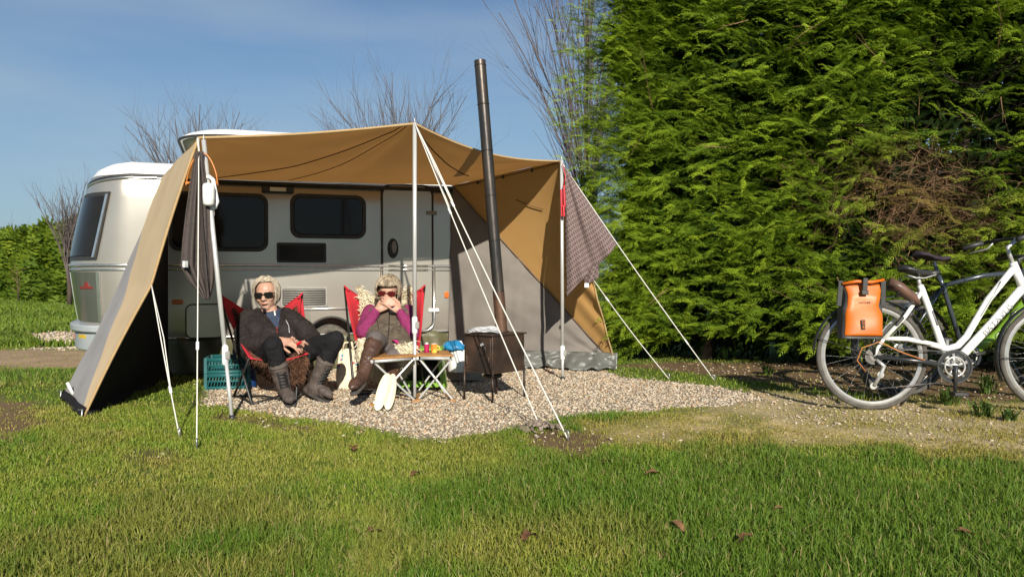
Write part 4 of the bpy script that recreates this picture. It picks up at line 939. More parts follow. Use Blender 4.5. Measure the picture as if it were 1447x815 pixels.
fur('side_fur', M['furcream'], lambda u, v: P(558 + 26 * u, 488 + 22 * v - 6 * u, 5.28 + .06 * u), 1100, .06, .004, 6, parent=o)
# ---- folding tables
def table(label, fl, fr, br, bl, feet_y):
    t = thing('folding_table', label, 'table', ((fl.x + fr.x) / 2, (fl.y + bl.y) / 2, 0), group='low slatted folding tables')
    n = 7; up_ = Vector((0, 0, 1))
    for i in range(n):
        v = (i + .5) / n; a = fl.lerp(bl, v); b = fr.lerp(br, v); d = (b - a).normalized()
        MB().bar(a - d * .006, b + d * .006, (fl - bl).length / n * .82, .013).build('slat', M['wood'], t, bevel=.003)
    for a, b in ((fl, bl), (fr, br)):
        MB().bar(a + Vector((0, 0, -.019)), b + Vector((0, 0, -.019)), .018, .022).build('rail', M['alu'], t, bevel=.003)
    MB().bar(fl.lerp(bl, .02) + Vector((.02, 0, -.017)), fr.lerp(br, .02) + Vector((-.02, 0, -.017)), .014, .018).build('rail', M['alu'], t)
    for k, (p, q) in enumerate(((fl, fr), (bl, br))):
        w = (q - p); off = Vector((0, .022 * (1 if k == 0 else -1), 0))
        for sg, (a, b) in enumerate(((p + w * .06, q + w * .0), (q - w * .06, p + w * .0))):
            a = a + off + Vector((0, .024 * sg, -.028)); b = Vector((b.x, b.y, .012)) + off + Vector((0, .024 * sg, 0))
            MB().bar(a, b, .012, .022, up=(0, 1, 0)).build('leg', M['alu'], t, bevel=.003)
        MB().cap(p.lerp(q, .5) + off + Vector((0, -.004, -fl.z / 2)), p.lerp(q, .5) + off + Vector((0, .032, -fl.z / 2)), .009, .009, 8).build('pivot', M['greyplastic'], t)
    for p, q in ((fl, bl), (fr, br)):
        a = Vector((p.x, p.y, .010)); b = Vector((q.x, q.y, .010)); MB().bar(a, b, .034, .02).build('foot_bar', M['wood'], t, bevel=.003)
    return t
H_ = .315
def TP(px, py): return G(px, py, H_)
t1_ = table('left slatted folding table in front of the woman, with cream pads leaning on it', TP(524.7, 507), TP(585.5, 503.2), TP(582, 497.0), TP(549, 498.6), 0)
t2_ = table('right slatted folding table beside the stove, carrying the pink and orange cups', TP(590, 502.5), TP(640, 502.8), TP(631, 496.2), TP(589, 495.9), 0)
# cups
def cup(px, py, r, h, m, name, lab, lidm=None):
    b = TP(px, py); b.z = H_ + .0075
    t = thing(name, lab, 'cup', b)
    o = sharp(MB().lathe([(r * .86, 0), (r * .95, .004), (r, h * .5), (r, h), (r * .93, h), (r * .9, h * .2)], b, (0, 0, 1), 22).build('body', M[m], t), 50)
    return t, b
t, b = cup(603, 499.2, .0185, .058, 'pinkcup', 'drinks_can', 'small bright pink can on the right folding table'); 
sharp(MB().lathe([(.0165, 0), (.013, .005), (.012, .011), (.008, .012)], b + Vector((0, 0, .058)), (0, 0, 1), 20).build('lid', M['alu'], t)); t['category'] = 'can'
t, b = cup(613.5, 499.6, .0225, .062, 'orangecup', 'mug', 'orange and yellow patterned mug next to the pink can')
hp = [b + Vector((.0215 + .018 * math.sin(math.pi * k / 8), -.002, .014 + .036 * k / 8)) for k in range(9)]; MB().tube(hp, .0042, 6).build('handle', M['orangecup'], t)
MB().torus(b + Vector((0, 0, .062)), (0, 0, 1), .0215, .0022, 22, 6).build('rim', M['alu'], t)
# two cream oval pads leaning at the table legs
def pad(label, px, py, tpx, tpy, d, wpx):
    b = G(px, py, .01); tp = P(tpx, tpy, d + .07); ax = (tp - b); L_ = ax.length; ax.normalize(); sx = Vector((1, 0, 0)) - ax * ax.x; sx = (sx + Vector((0, .35, 0))).normalized(); n = ax.cross(sx)
    w = wpx / F * d / 2
    def f(u, v):
        a = 2 * math.pi * u; q = .5 - .5 * math.cos(math.pi * v); rr = math.sin(math.pi * v)
        return b + ax * (L_ * (.5 + .5 * math.cos(math.pi * (1 - v)))) + sx * (w * rr ** .8 * math.cos(a)) + n * (.012 * rr ** .5 * math.sin(a))
    o = MB().grid(f, 24, 20).build('oval_pad', M['cream'], base=b); tag(o, label, 'pad', 'cream pads leaning on the table'); return o
pad('left cream oval pad leaning against the legs of the left folding table', 533, 580, 548, 527, 4.92, 17)
pad('right cream oval pad, tucked behind its twin at the left folding table', 548, 579, 555, 528, 4.99, 16)
# lime box under tables, white can with blue cloth, wooden step
lb = G(598, 546); lb = Vector((P(598, 520, 5.75).x, 5.75, 0))
t = thing('box', 'lime green plastic step stool behind the right folding table', 'stool', lb)
lw, lh = .17, .30
for s_ in (-1, 1): MB().bar(lb + Vector((s_ * (lw - .01), 0, .0)), lb + Vector((s_ * (lw - .045), 0, lh)), .03, .20, up=(0, 1, 0)).build('side_panel', M['lime'], t, bevel=.004)
MB().box(lb + Vector((0, 0, lh + .006)), (.30, .22, .03)).build('top', M['lime'], t, bevel=.008)
MB().box(lb + Vector((0, -.10, lh - .035)), (.26, .012, .055)).build('front_rail', M['lime'], t, bevel=.004); MB().box(lb + Vector((0, -.105, .06)), (.33, .012, .05)).build('front_rail', M['lime'], t, bevel=.004)
MB().box(lb + Vector((0, .02, .15)), (.25, .02, .17)).build('dark_hole_sheet', M['blackplastic'], t)  # black sheet added to stand for the shaded hole inside the stool
t['category'] = 'stool'; t.name = 'step_stool'
jb = Vector((P(646, 520, 6.05).x, 6.05, .10)); t = thing('water_container', 'white plastic water container standing beside the stove', 'container', jb)
sharp(MB().lathe([(.068, 0), (.075, .012), (.075, .16), (.066, .19), (.035, .205), (.03, .225)], jb, (0, 0, 1), 20).build('body', M['whiteplastic'], t)); MB().tube([jb + Vector((-.05, 0, .19)), jb + Vector((-.03, 0, .235)), jb + Vector((.03, 0, .235)), jb + Vector((.05, 0, .19))], .009, 8).build('handle', M['whiteplastic'], t)
cb_ = jb + Vector((-.02, -.035, .19)); o = MB()
o.grid(lambda u, v: cb_ + Vector((.085 * math.cos(6.283 * u) * math.sin(1.75 * v + .02) * (1 + .15 * math.sin(u * 31)), .06 * math.sin(6.283 * u) * math.sin(1.75 * v + .02), .055 * math.cos(1.75 * v) - .006 + .018 * noise.noise(Vector((math.cos(6.283 * u) * 2, math.sin(6.283 * u) * 2, v * 3))))), 40, 12)
tag(o.build('cloth', M['blue'], base=cb_, solid=.004), 'bright blue crumpled cloth lying on the white water container', 'cloth')
sb = Vector((P(640, 530, 6.35).x, 6.2, 0)); t = thing('wooden_step', 'weathered wooden step on the gravel below the caravan door', 'step', sb)
for i in range(3): MB().box(sb + Vector((-.06, .10 * i, .085 - .002)), (.62, .092, .022)).build('plank', M['wood2'], t, bevel=.003)
for s_ in (-.3, .2): MB().box(sb + Vector((s_, .1, .036)), (.05, .28, .072)).build('bearer', M['wood2'], t)
MB().box(sb + Vector((-.06, -.052, .045)), (.62, .012, .06)).build('front_board', M['wood2'], t, bevel=.003)
# crates
def crate(label, c, w, d, h, rot):
    t = thing('crate', label, 'crate', c, (0, 0, rot), 'teal plastic crates', local=True)
    for sx in (-1, 1):
        for sy in (-1, 1): MB().box((sx * (w / 2 - .012), sy * (d / 2 - .012), h / 2), (.024, .024, h)).build('corner_post', M['teal'], t, bevel=.003)
    def panel(c0, ux, ln, name):
        mb = MB(); ux = Vector(ux); c0 = Vector(c0); R_ = Matrix((ux, Vector((-ux.y, ux.x, 0)), Vector((0, 0, 1)))).transposed()
        for z, hh in ((.012, .024), (h - .014, .028), (h * .52, .014)): mb.box(c0 + Vector((0, 0, z)), (ln, .010, hh), R_)
        n = 13
        for i in range(n):
            x = (-.5 + (i + .5) / n) * ln; mb.bar(c0 + ux * (x - .01) + Vector((0, 0, .02)), c0 + ux * (x + .01) + Vector((0, 0, h - .02)), .008, .008)
        mb.build(name, M['teal'], t)
    panel((0, -d / 2 + .006, 0), (1, 0, 0), w - .05, 'lattice_panel'); panel((0, d / 2 - .006, 0), (1, 0, 0), w - .05, 'lattice_panel')
    panel((-w / 2 + .006, 0, 0), (0, 1, 0), d - .05, 'lattice_panel'); panel((w / 2 - .006, 0, 0), (0, 1, 0), d - .05, 'lattice_panel')
    MB().box((0, 0, .006), (w - .03, d - .03, .008)).build('bottom', M['teal'], t); return t
cc_ = G(310, 552); cy = cc_ + Vector((.02, .16, .006))
crate('lower of two stacked teal plastic crates beside the man\'s chair', cy, .33, .27, .118, R(12)); crate('upper of two stacked teal plastic crates beside the man\'s chair', cy + Vector((0, 0, .119)), .33, .27, .118, R(12))
bb = Vector((P(352, 530, 5.85).x, 5.85, 0)); t = thing('bottle', 'dark blue plastic bottle behind the leg of the man\'s chair', 'bottle', bb)
sharp(MB().lathe([(.05, 0), (.055, .01), (.055, .16), (.04, .2), (.018, .215), (.018, .235)], bb, (0, 0, 1), 18).build('body', M['darkblue'], t)); sharp(MB().lathe([(.021, .232), (.021, .255)], bb, (0, 0, 1), 14).build('cap', M['blue'], t))
bt_ = Vector((P(327, 505, 6.0).x, 6.02, .245)); 
o = MB().box(bt_ + Vector((.1, .02, .02)), (.17, .14, .05)).build('storage_box', M['darkblue'], base=bt_, bevel=.012); tag(o, 'dark blue flat box lying on the upper teal crate', 'box')
# floral bag between the chairs
M['bag'] = mat('cream_floral_bag', (.74, .66, .48), (.70, .60, .42), 10, .8); M['bagprint'] = mat('blue_flower_print', (.10, .32, .50), (.55, .10, .12), 30, .8, contrast=(.48, .55))
bg_ = G(482, 556) + Vector((0, .26, 0)); t = thing('bag', 'cream shopping bag with blue flowers standing between the two chairs', 'bag', bg_)
def bagf(u, v):
    a = 6.283 * u; sq = lambda q: math.copysign(abs(q) ** .5, q); w = .085 * (1 - .12 * v + .05 * math.sin(v * 5)); return bg_ + Vector((w * sq(math.cos(a)), .05 * sq(math.sin(a)) * (1 - .5 * v), .30 * v)) + Vector((.01, .01, 0)) * noise.noise(Vector((math.cos(a) * 2, math.sin(a) * 2, v * 3)))
MB().grid(bagf, 32, 16).build('body', M['bag'], t)
for i in range(9):
    u = random.uniform(.58, .92); v = random.uniform(.5, .92); p = Vector(bagf(u, v)) + Vector((0, -.004, 0)); MB().ell(p, random.uniform(.010, .018), .003, random.uniform(.008, .014), nu=7, nv=5).build('flower_print', M['bagprint'], t)
for s_ in (-1, 1): MB().tube([bg_ + Vector((-.04, .02 * s_, .29)), bg_ + Vector((-.025, .02 * s_, .35)), bg_ + Vector((.025, .02 * s_, .35)), bg_ + Vector((.04, .02 * s_, .29))], .006, 6).build('strap', M['bag'], t)

# ---- stove
st = thing('wood_stove', 'rusty black outdoor wood stove with a tall leaning flue pipe on the gravel', 'stove', (-.13, 5.35, 0))
c0 = G(696, 570); c1_ = G(656, 565); c2_ = G(741, 562); e1 = c1_ - c0; e2 = c2_ - c0; zb_, zt_ = .195, .452
def sbx(a, b, z): return c0 + e1 * a + e2 * b + Vector((0, 0, z))
mb = MB(); ring = lambda z, g=0.0: [sbx(-g, -g, z), sbx(1 + g, -g, z), sbx(1 + g, 1 + g, z), sbx(-g, 1 + g, z)]
mb.prism(ring(zb_), (0, 0, zt_ - zb_)); sharp(mb.build('firebox', M['steel'], st, bevel=.004))
sharp(MB().prism(ring(zt_, .045), (0, 0, .010)).build('top_plate', M['steel'], st, bevel=.003))
sharp(MB().prism([sbx(.06, -.012, zb_ + .02), sbx(.94, -.012, zb_ + .02), sbx(.94, -.012, zt_ - .02), sbx(.06, -.012, zt_ - .02)], e2.normalized() * .01).build('door', M['steel'], st, bevel=.003))
for a in (.12, .88): MB().cap(sbx(a, -.02, zb_ + .06), sbx(a, -.02, zb_ + .11), .008, .008, 8).build('hinge', M['steel'], st)
rc = sbx(.33, -.035, zt_ - .085); nrm = Vector((e1.y, -e1.x, 0)).normalized()
MB().torus(rc - Vector((0, 0, .012)), nrm + Vector((.1, 0, .1)), .034, .0045, 28, 8).build('ring_handle', M['darkmetal'], st); MB().ell(rc + Vector((0, 0, .024)), .012, .012, .014).build('handle_boss', M['alu'], st)
for a, b in ((0, 0), (1, 0), (0, 1), (1, 1)):
    p = sbx(a, b, 0); MB().bar(p + Vector((0, 0, -.004)), sbx(a * .985 + .0075, b * .985 + .0075, zb_ + .04), .014, .014).build('leg', M['steel'], st)
MB().torus(sbx(.68, .6, zb_ - .035), (0, 0, 1), .05, .02, 20, 6).build('ash_catcher', M['darkmetal'], st)
pb = P(709, 466, 5.40); pb.z = zt_ + .008; pt = P(678, 86, 5.42); rp_ = .0405
flue = MB().tube([pb, pb.lerp(pt, .148)], [rp_ * 1.03, rp_ * 1.03], 24).build('flue_pipe', M['rustpipe'], st); sharp(flue)
cuts = [.148, .335, .50, .665, .835, 1.0]
for a, b in zip(cuts, cuts[1:]):
    p = pb.lerp(pt, a); q = pb.lerp(pt, b); d = (q - p).normalized()
    o = MB().tube([p - d * .02, p + d * .012, p + d * .0125, q, q + d * .001], [rp_ * .985, rp_ * .985, rp_, rp_, rp_ * .96], 24).build('flue_pipe', M['pipe'], st); sharp(o)
    MB().torus(p + d * .008, d, rp_ * 1.01, .0035, 28, 6).build('joint_ring', M['pipe'], o)
MB().torus(pt - (pt - pb).normalized() * .035, pt - pb, rp_ * 1.01, .003, 28, 6).build('joint_ring', M['pipe'], flue)
MB().torus(pb + Vector((0, 0, .006)), (0, 0, 1), rp_ * 1.1, .006, 28, 6).build('collar', M['steel'], st)
# newspaper on the stove
mb = MB()
def papf(off, rot, w, d_):
    c_ = sbx(.66, .30, zt_ + .016 + off); ca, sa = math.cos(rot), math.sin(rot)
    return lambda u, v: c_ + Vector((((u - .5) * w) * ca - ((v - .5) * d_) * sa, ((u - .5) * w) * sa + ((v - .5) * d_) * ca, .012 * math.sin(u * 3.1) + .016 * u * v + .01 * noise.noise(Vector((u * 3, v * 3, off * 50)))))
npz = thing('newspaper', 'folded newspaper lying on top of the wood stove', 'newspaper', sbx(.6, .35, zt_ + .01))
for i, (of, ro, w, d_) in enumerate(((0, .1, .22, .17), (.007, .2, .21, .16), (.014, .02, .20, .15))): MB().grid(papf(of, ro, w, d_), 14, 10).build('sheet', M['paper'], npz, solid=.0015)
# ash heap where the guy ropes are pegged
ah = G(760, 606); mb = MB(); rn = random.Random(5)
for i in range(70):
    a = rn.uniform(0, 6.28); q = rn.uniform(0, .11) ; p = ah + Vector((math.cos(a) * q * 1.4, math.sin(a) * q, .012 + .03 * max(0, 1 - q / .09))); mb.box(p, (rn.uniform(.01, .05), rn.uniform(.008, .02), rn.uniform(.006, .016)), Matrix.Rotation(rn.uniform(0, 6), 3, 'Z') @ Matrix.Rotation(rn.uniform(-.5, .5), 3, 'X'))
M['ash'] = mat('charred_bits', (.16, .11, .085), (.30, .25, .2), 40, .9); tag(mb.build('ash_heap', M['ash'], base=ah, smooth=False), 'small heap of charred bits at the gravel edge by the rope pegs', 'ash heap')

# ---- towels, lantern and red clip on the poles
rows = [(214, 276, 287), (235, 273, 288), (260, 269, 292), (300, 263, 296), (340, 258, 299), (376, 255, 303), (398, 268, 302), (412, 280, 299), (423, 288, 296)]
def towf(u, v):
    t = v * (len(rows) - 1); i = min(int(t), len(rows) - 2); f = t - i; y, a, b = [rows[i][k] + (rows[i + 1][k] - rows[i][k]) * f for k in range(3)]
    fold = (.035 * math.sin(u * 13 + .8 * v) + .018 * math.sin(u * 29 + 3 * v)) * (.35 + .65 * min(1, v * 1.6)); return P(a + (b - a) * u, y, 4.78 - .05 * v + fold + .012 * noise.noise(Vector((u * 4, v * 6, 2))))
tw = MB().grid(towf, 44, 50).build('towel', M['towel'], base=towf(.5, 0), solid=.006); tag(tw, 'plain dark brown towel hanging from the left awning pole', 'towel'); BASE[tw] = Vector(tw.location)
MB().grid(lambda u, v: towf(.15 + .16 * u, .60 + .035 * v) + Vector((0, -.045, 0)), 4, 3).build('care_label', M['whiteplastic'], tw)
MB().tube([towf(.5, 0) + Vector((0, 0, -.01)), aL + Vector((0, -.02, -.01))], .006, 6).build('hanging_loop', M['rope'], tw)
# patterned towel on the right: own material with rings in a hexagonal net
pm = mat('ring_patterned_towel', (.115, .078, .078), (.09, .062, .06), 30, .95, bump=.5, bscale=400); t_ = pm.node_tree; N_ = t_.nodes
uvn = N_.new('ShaderNodeUVMap'); uvn.uv_map = 'UVMap'
def vm(op, a, b=None):
    n = N_.new('ShaderNodeVectorMath'); n.operation = op
    t_.links.new(a, n.inputs[0]); 
    if b is not None:
        if isinstance(b, tuple): n.inputs[1].default_value = b
        else: t_.links.new(b, n.inputs[1])
    return n
sc_ = vm('MULTIPLY', uvn.outputs[0], (20, 11.5, 0)); ds = []
for off in ((0, 0, 0), (.5, .5, 0)):
    a = vm('ADD', sc_.outputs[0], off); fr_ = vm('FRACTION', a.outputs[0]); su = vm('SUBTRACT', fr_.outputs[0], (.5, .5, 0)); ml = vm('MULTIPLY', su.outputs[0], (1, 1.732, 0)); ds.append(vm('LENGTH', ml.outputs[0]).outputs['Value'])
mn = N_.new('ShaderNodeMath'); mn.operation = 'MINIMUM'; t_.links.new(ds[0], mn.inputs[0]); t_.links.new(ds[1], mn.inputs[1])
cr = N_.new('ShaderNodeValToRGB'); cr.color_ramp.elements[0].position = .36; cr.color_ramp.elements[0].color = (0, 0, 0, 1); cr.color_ramp.elements[1].position = .44; cr.color_ramp.elements[1].color = (1, 1, 1, 1)
t_.links.new(mn.outputs[0], cr.inputs[0]); mxn = N_.new('ShaderNodeMix'); mxn.data_type = 'RGBA'; mxn.inputs[7].default_value = (.24, .175, .165, 1)
src = N_['Principled BSDF'].inputs['Base Color'].links[0].from_socket; t_.links.new(cr.outputs[0], mxn.inputs[0]); t_.links.new(src, mxn.inputs[6]); t_.links.new(mxn.outputs[2], N_['Principled BSDF'].inputs['Base Color'])
T1, T2, T3 = P(798, 236, 6.33), P(872, 345, 6.27), P(801, 420, 6.26)
def tow2(u, v):                        # v from the rope edge... u along T1->T2, v towards T3
    a = T1.lerp(T2, u); b = T1.lerp(T3, u); p = a.lerp(b, v)
    w = .030 * math.sin(v * 12 + u * 2.5) * u + .012 * math.sin(v * 25 + 1) * u
    return p + Vector((0, 1, 0)) * w + Vector((0, 0, -.012 * math.sin(v * 6.28) * u)) + Vector((.004, 0, 0)) * noise.noise(Vector((u * 5, v * 5, 0)))
NU, NV = 44, 36
mb = MB().grid(tow2, NU, NV); o = mb.build('towel', pm, base=T1, solid=.006); tag(o, 'brown towel with ring pattern hung over the guy rope at the right pole', 'towel'); BASE[o] = Vector(T1)
def setuv(ob, fn, nu, nv):
    uvl = ob.data.uv_layers.new(name='UVMap')
    for l in ob.data.loops:
        i = l.vertex_index; uvl.data[l.index].uv = fn((i % (nu + 1)) / nu, (i // (nu + 1)) / nv)
setuv(o, lambda u, v: (u * (1 - v) * .8 + .8 * u * v * .15, u * v * 1.4 + .0 + u * .4), NU, NV)
f2 = lambda u, v: P(826 + 20 * u, 384 + 20 * v - 12 * u, 6.24 + .02 * math.sin(u * 7 + v * 2))
o2 = MB().grid(f2, 10, 12).build('towel_corner', pm, o, solid=.006); setuv(o2, lambda u, v: (u * .2, v * .2), 10, 12)
MB().grid(lambda u, v: P(826 + 6 * u, 400 + 6 * v, 6.20), 2, 2).build('care_label', M['whiteplastic'], o)
# lantern: orange wire bail, white body and handle
ln = P(290, 290, 4.80); t = thing('lantern', 'white plastic camping lantern with orange wire bail hanging beside the brown towel', 'lantern', ln)
MB().tube([P(263 + (308 - 263) * k / 20, 262 - 46 * math.sin(math.pi * k / 20) ** .6, 4.80 + (.04 if k < 10 else 0)) for k in range(21)] , .0045, 6).build('bail', M['orangewire'], t)
for px in (263, 308): MB().tube([P(px, 262, 4.82), P(px, 259, 4.82), P(px + (4 if px < 280 else -4), 259, 4.82)], .006, 6).build('bail_end', M['orangewire'], t)
MB().tube([P(262, 258, 4.84), P(308, 257, 4.84)], .006, 6).build('cross_wire', M['orangewire'], t)
sharp(MB().lathe([(.022, 0), (.034, .012), (.036, .05), (.036, .12), (.03, .135), (.016, .14)], P(295, 291, 4.74), (0, 0, 1), 20).build('body', M['whiteplastic'], t), 50)
MB().tube([P(288, 252, 4.80), P(296, 250, 4.80), P(301, 254, 4.80), P(304, 270, 4.80), P(307, 285, 4.80), P(304, 293, 4.80), P(295, 295, 4.80)], .013, 10).build('handle', M['whiteplastic'], t)
MB().box(P(297, 300, 4.80), (.048, .04, .055)).build('base', M['whiteplastic'], t, bevel=.01)
rc_ = P(795, 285, 6.31); t = thing('clothes_peg', 'red plastic pegs hanging on a string at the right awning pole', 'peg bag', rc_)
for i, (px, y0, y1, w) in enumerate(((793, 268, 306, .018), (797, 262, 292, .016), (796, 290, 306, .026))): MB().bar(P(px, y0, 6.31 - .01 * i), P(px + 1, y1, 6.31 - .01 * i), w, .016).build('clip', M['redplastic'], t, bevel=.004)
MB().tube([P(795, 232, 6.33), P(799, 250, 6.32), P(796, 266, 6.31)], .0035, 5).build('string', M['redplastic'], t); t['category'] = 'pegs'
# dark pot stand and cable near the grey wall
o = MB().ell(P(748, 515, 6.6) * 1, .05, .04, .018); hb = G(745, 520); tag(MB().lathe([(.035, 0), (.05, .01), (.055, .03), (.05, .034)], hb, (0, 0, 1), 18).build('bowl', M['blackplastic'], base=hb), 'small black bowl on the gravel by the grey tent wall', 'bowl')

# ================================================================== BICYCLES
M['tyreb'] = mat('dusty_bike_tyre', (.105, .096, .085), (.07, .064, .057), 30, .95, spec=.2, bump=.3, bscale=120)
M['rim'] = mat('polished_rim', (.50, .495, .475), (.42, .415, .40), 30, .35, .45)
M['spoke'] = mat('steel_spoke', (.2, .2, .2), (.15, .15, .15), 30, .35, .8)
M['whitepaint'] = mat('white_frame_paint', (.80, .80, .78), (.76, .76, .74), 10, .22, coat=.5)
M['blackpaint'] = mat('black_frame_paint', (.018, .02, .023), (.03, .032, .035), 10, .25, coat=.4)
M['greenpaint'] = mat('lime_green_frame_paint', (.16, .30, .02), (.14, .27, .02), 10, .3, coat=.4)
M['greypaint'] = mat('dark_steel_frame_paint', (.06, .075, .09), (.05, .06, .075), 10, .25, .3, coat=.4)
M['saddle'] = mat('black_saddle_vinyl', (.025, .025, .027), (.035, .035, .037), 20, .38)
M['saddlecover'] = mat('dark_purple_saddle_cover', (.035, .026, .036), (.028, .02, .03), 20, .8, spec=.3)
M['pannier'] = mat('orange_tarpaulin', (.58, .13, .004), (.50, .105, .003), 6, .45, bump=.2, bscale=14)
M['panniergrey'] = mat('dark_grey_tarpaulin', (.05, .05, .052), (.04, .04, .04), 8, .55, bump=.2, bscale=20)
M['brownbag'] = mat('brown_rolled_raincape', (.16, .085, .06), (.09, .05, .038), 16, .4, bump=.3, bscale=25)
M['lettering'] = mat('grey_lettering', (.17, .17, .175), (.14, .14, .145), 20, .5)
M['blacklet'] = mat('black_lettering', (.012, .014, .008), (.01, .012, .008), 20, .5)
M['chain'] = mat('oily_chain', (.12, .11, .10), (.2, .19, .18), 60, .5, .7)
M['copper'] = mat('orange_brake_cable', (.45, .17, .05), (.4, .15, .04), 20, .5)
def wheel(c, ax, parent, r=.345, rimm='rim', tm='tyreb', nsp=32, ph=0.0):
    c = Vector(c); hub = sharp(MB().lathe([(.006, -.055), (.010, -.05), (.026, -.034), (.026, -.030), (.014, -.026), (.014, .026), (.026, .030), (.026, .034), (.010, .05), (.006, .055)], c, ax, 16).build('wheel', M['rim'], parent))
    MB().torus(c, ax, r - .0155, .0155, 72, 10).build('tyre', M[tm], hub)
    sharp(MB().tube([c + Matrix.Rotation(2 * math.pi * k / 72, 3, Vector(ax)) @ (Vector(ax).orthogonal().normalized() * (r - .042)) for k in range(72)], .0150, 6, closed=True).build('rim', M[rimm], hub))
    mb = MB(); ax = Vector(ax).normalized(); x = ax.orthogonal().normalized(); y = ax.cross(x)
    for k in range(nsp):
        a = 2 * math.pi * k / nsp + ph; sg = 1 if k % 2 else -1; b = a + (.5 if (k // 2) % 2 else -.5) * 1.1
        mb.tube([c + ax * .031 * sg + (x * math.cos(b) + y * math.sin(b)) * .024, c + (x * math.cos(a) + y * math.sin(a)) * (r - .05)], .0010, 4, caps=False)
    mb.build('spokes', M['spoke'], hub)
    MB().tube([c + (x * .55 + y * .83) * (r - .055), c + (x * .55 + y * .83) * (r - .11)], .004, 5).build('valve', M['blackplastic'], hub)
    return hub
def text_on(txt, size, m, o, xdir, updir, parent, name='lettering', ext=.0004, sx=1.0):
    cu = bpy.data.curves.new(name, 'FONT'); cu.body = txt; cu.size = size; cu.extrude = ext; cu.align_x = 'CENTER'; cu.align_y = 'CENTER'; cu.resolution_u = 3
    tob = bpy.data.objects.new('t', cu); COL.objects.link(tob); bpy.context.view_layer.update()
    me = bpy.data.meshes.new_from_object(tob.evaluated_get(bpy.context.evaluated_depsgraph_get())); bpy.data.objects.remove(tob)
    x = Vector(xdir).normalized(); u = (Vector(updir) - x * Vector(updir).dot(x)).normalized(); n = x.cross(u)
    me.transform(Matrix.Translation(o) @ Matrix((x * sx, u, n)).transposed().to_4x4()); me.materials.clear(); me.name = name
    return link(name, me, M[m], parent, smooth=False)
AXY = (0, 1, 0)
def saddle(c, parent, m, ln=.27, w=.075, name='saddle'):
    c = Vector(c)
    def f(u, v):
        x = (u - .45) * ln; wd = w * (1 if u < .35 else max(.22, 1 - 1.35 * (u - .35) / .65 * .9)) * (math.sin(min(1, u * 5 + .15) * 1.57)) * (math.sin(min(1, (1 - u) * 7 + .12) * 1.57)); a = (v) * math.pi * 2
        zc = .018 * math.cos((u - .1) * 5) * (.6 if u > .5 else 1); h = .030 * (1 - .45 * u) * min(1, .1 + 1.05 * math.sin(min(1, u * 6) * 1.57)) * min(1, .1 + 1.05 * math.sin(min(1, (1 - u) * 8) * 1.57)); wd *= min(1, u * 14)
        return c + Vector((x, wd * math.cos(a), zc + h * math.sin(a) * (1.0 if math.sin(a) > 0 else .75)))
    return MB().grid(f, 22, 20).build(name, M[m], parent)
def mudguard(c, r, a0, a1, parent, m, w=.026, name='mudguard'):
    c = Vector(c)
    def f(u, v):
        a = R(a0 + (a1 - a0) * u); q = (v - .5) * 2; rr = r + .008 * (1 - q * q); return c + Vector((math.cos(a) * rr, q * w, math.sin(a) * rr))
    return MB().grid(f, 40, 6).build(name, M[m], parent, solid=.002)
def crankset(bb, parent, r, ang, cm, name='chainring'):
    bb = Vector(bb); cr = sharp(MB().lathe([(r * .80, -.003), (r, -.003), (r, .003), (r * .80, .003)], bb + Vector((0, -.045, 0)), AXY, 44, ring=True).build(name, M[cm], parent))
    mb = MB()
    for k in range(5):
        a = k * 1.2566 + .4; mb.bar(bb + Vector((0, -.047, 0)), bb + Vector((math.cos(a) * r * .85, -.047, math.sin(a) * r * .85)), .016, .006, up=(0, 1, 0))
    mb.torus(bb + Vector((0, -.05, 0)), AXY, r * .62, .006, 30, 6); mb.build('spider', M['rim'], cr)
    for sg in (-1, 1):
        d = Vector((math.cos(ang), 0, math.sin(ang))) * (-1 if sg > 0 else 1); p = bb + Vector((0, .062 * sg, 0)); q = p + d * .165
        MB().tube([p - d * .01, p + d * .05, q], [.017, .013, .011], 10).build('crank', M['blackplastic'] if sg < 0 else M['rim'], parent)
        MB().box(q + Vector((0, .05 * sg, 0)), (.085, .075, .024)).build('pedal', M['blackplastic'], parent, bevel=.005)
    return cr
def tb(parent, name, m, pts, r, seg=12, sq=None): return MB().tube(pts, r, seg, squash=sq).build(name, M[m], parent)
V3 = lambda x, z, y=0.0: Vector((x, y, z))
# -- white city bike (near)
b0 = G(1232, 579); bk = thing('bicycle', 'white step through city bicycle with an orange pannier, nearer of the two', 'bicycle', b0, (R(-3), 0, R(-5)), local=True)
rw = V3(0, .345); fw = V3(1.125, .345)
wheel(rw, AXY, bk); wheel(fw, AXY, bk, ph=.3)
BBp = V3(.489, .285); SC = V3(.315, .775); HT = V3(.872, .945); HB = V3(.942, .755)
tb(bk, 'seat_tube', 'whitepaint', [V3(.305, .80), SC, V3(.44, .405), V3(.478, .30)], [.019, .021, .021, .023])
top = tb(bk, 'top_tube', 'whitepaint', [HT + V3(.01, -.03), V3(.72, .71), V3(.585, .475), V3(.53, .415), V3(.47, .395), V3(.36, .425), V3(.22, .455), V3(.06, .458)], [.021, .021, .021, .021, .020, .018, .016, .014])
dn = tb(bk, 'down_tube', 'whitepaint', [HB + V3(-.012, .03), V3(.74, .56), V3(.575, .375), BBp + V3(.03, .03)], [.027, .027, .027, .026])
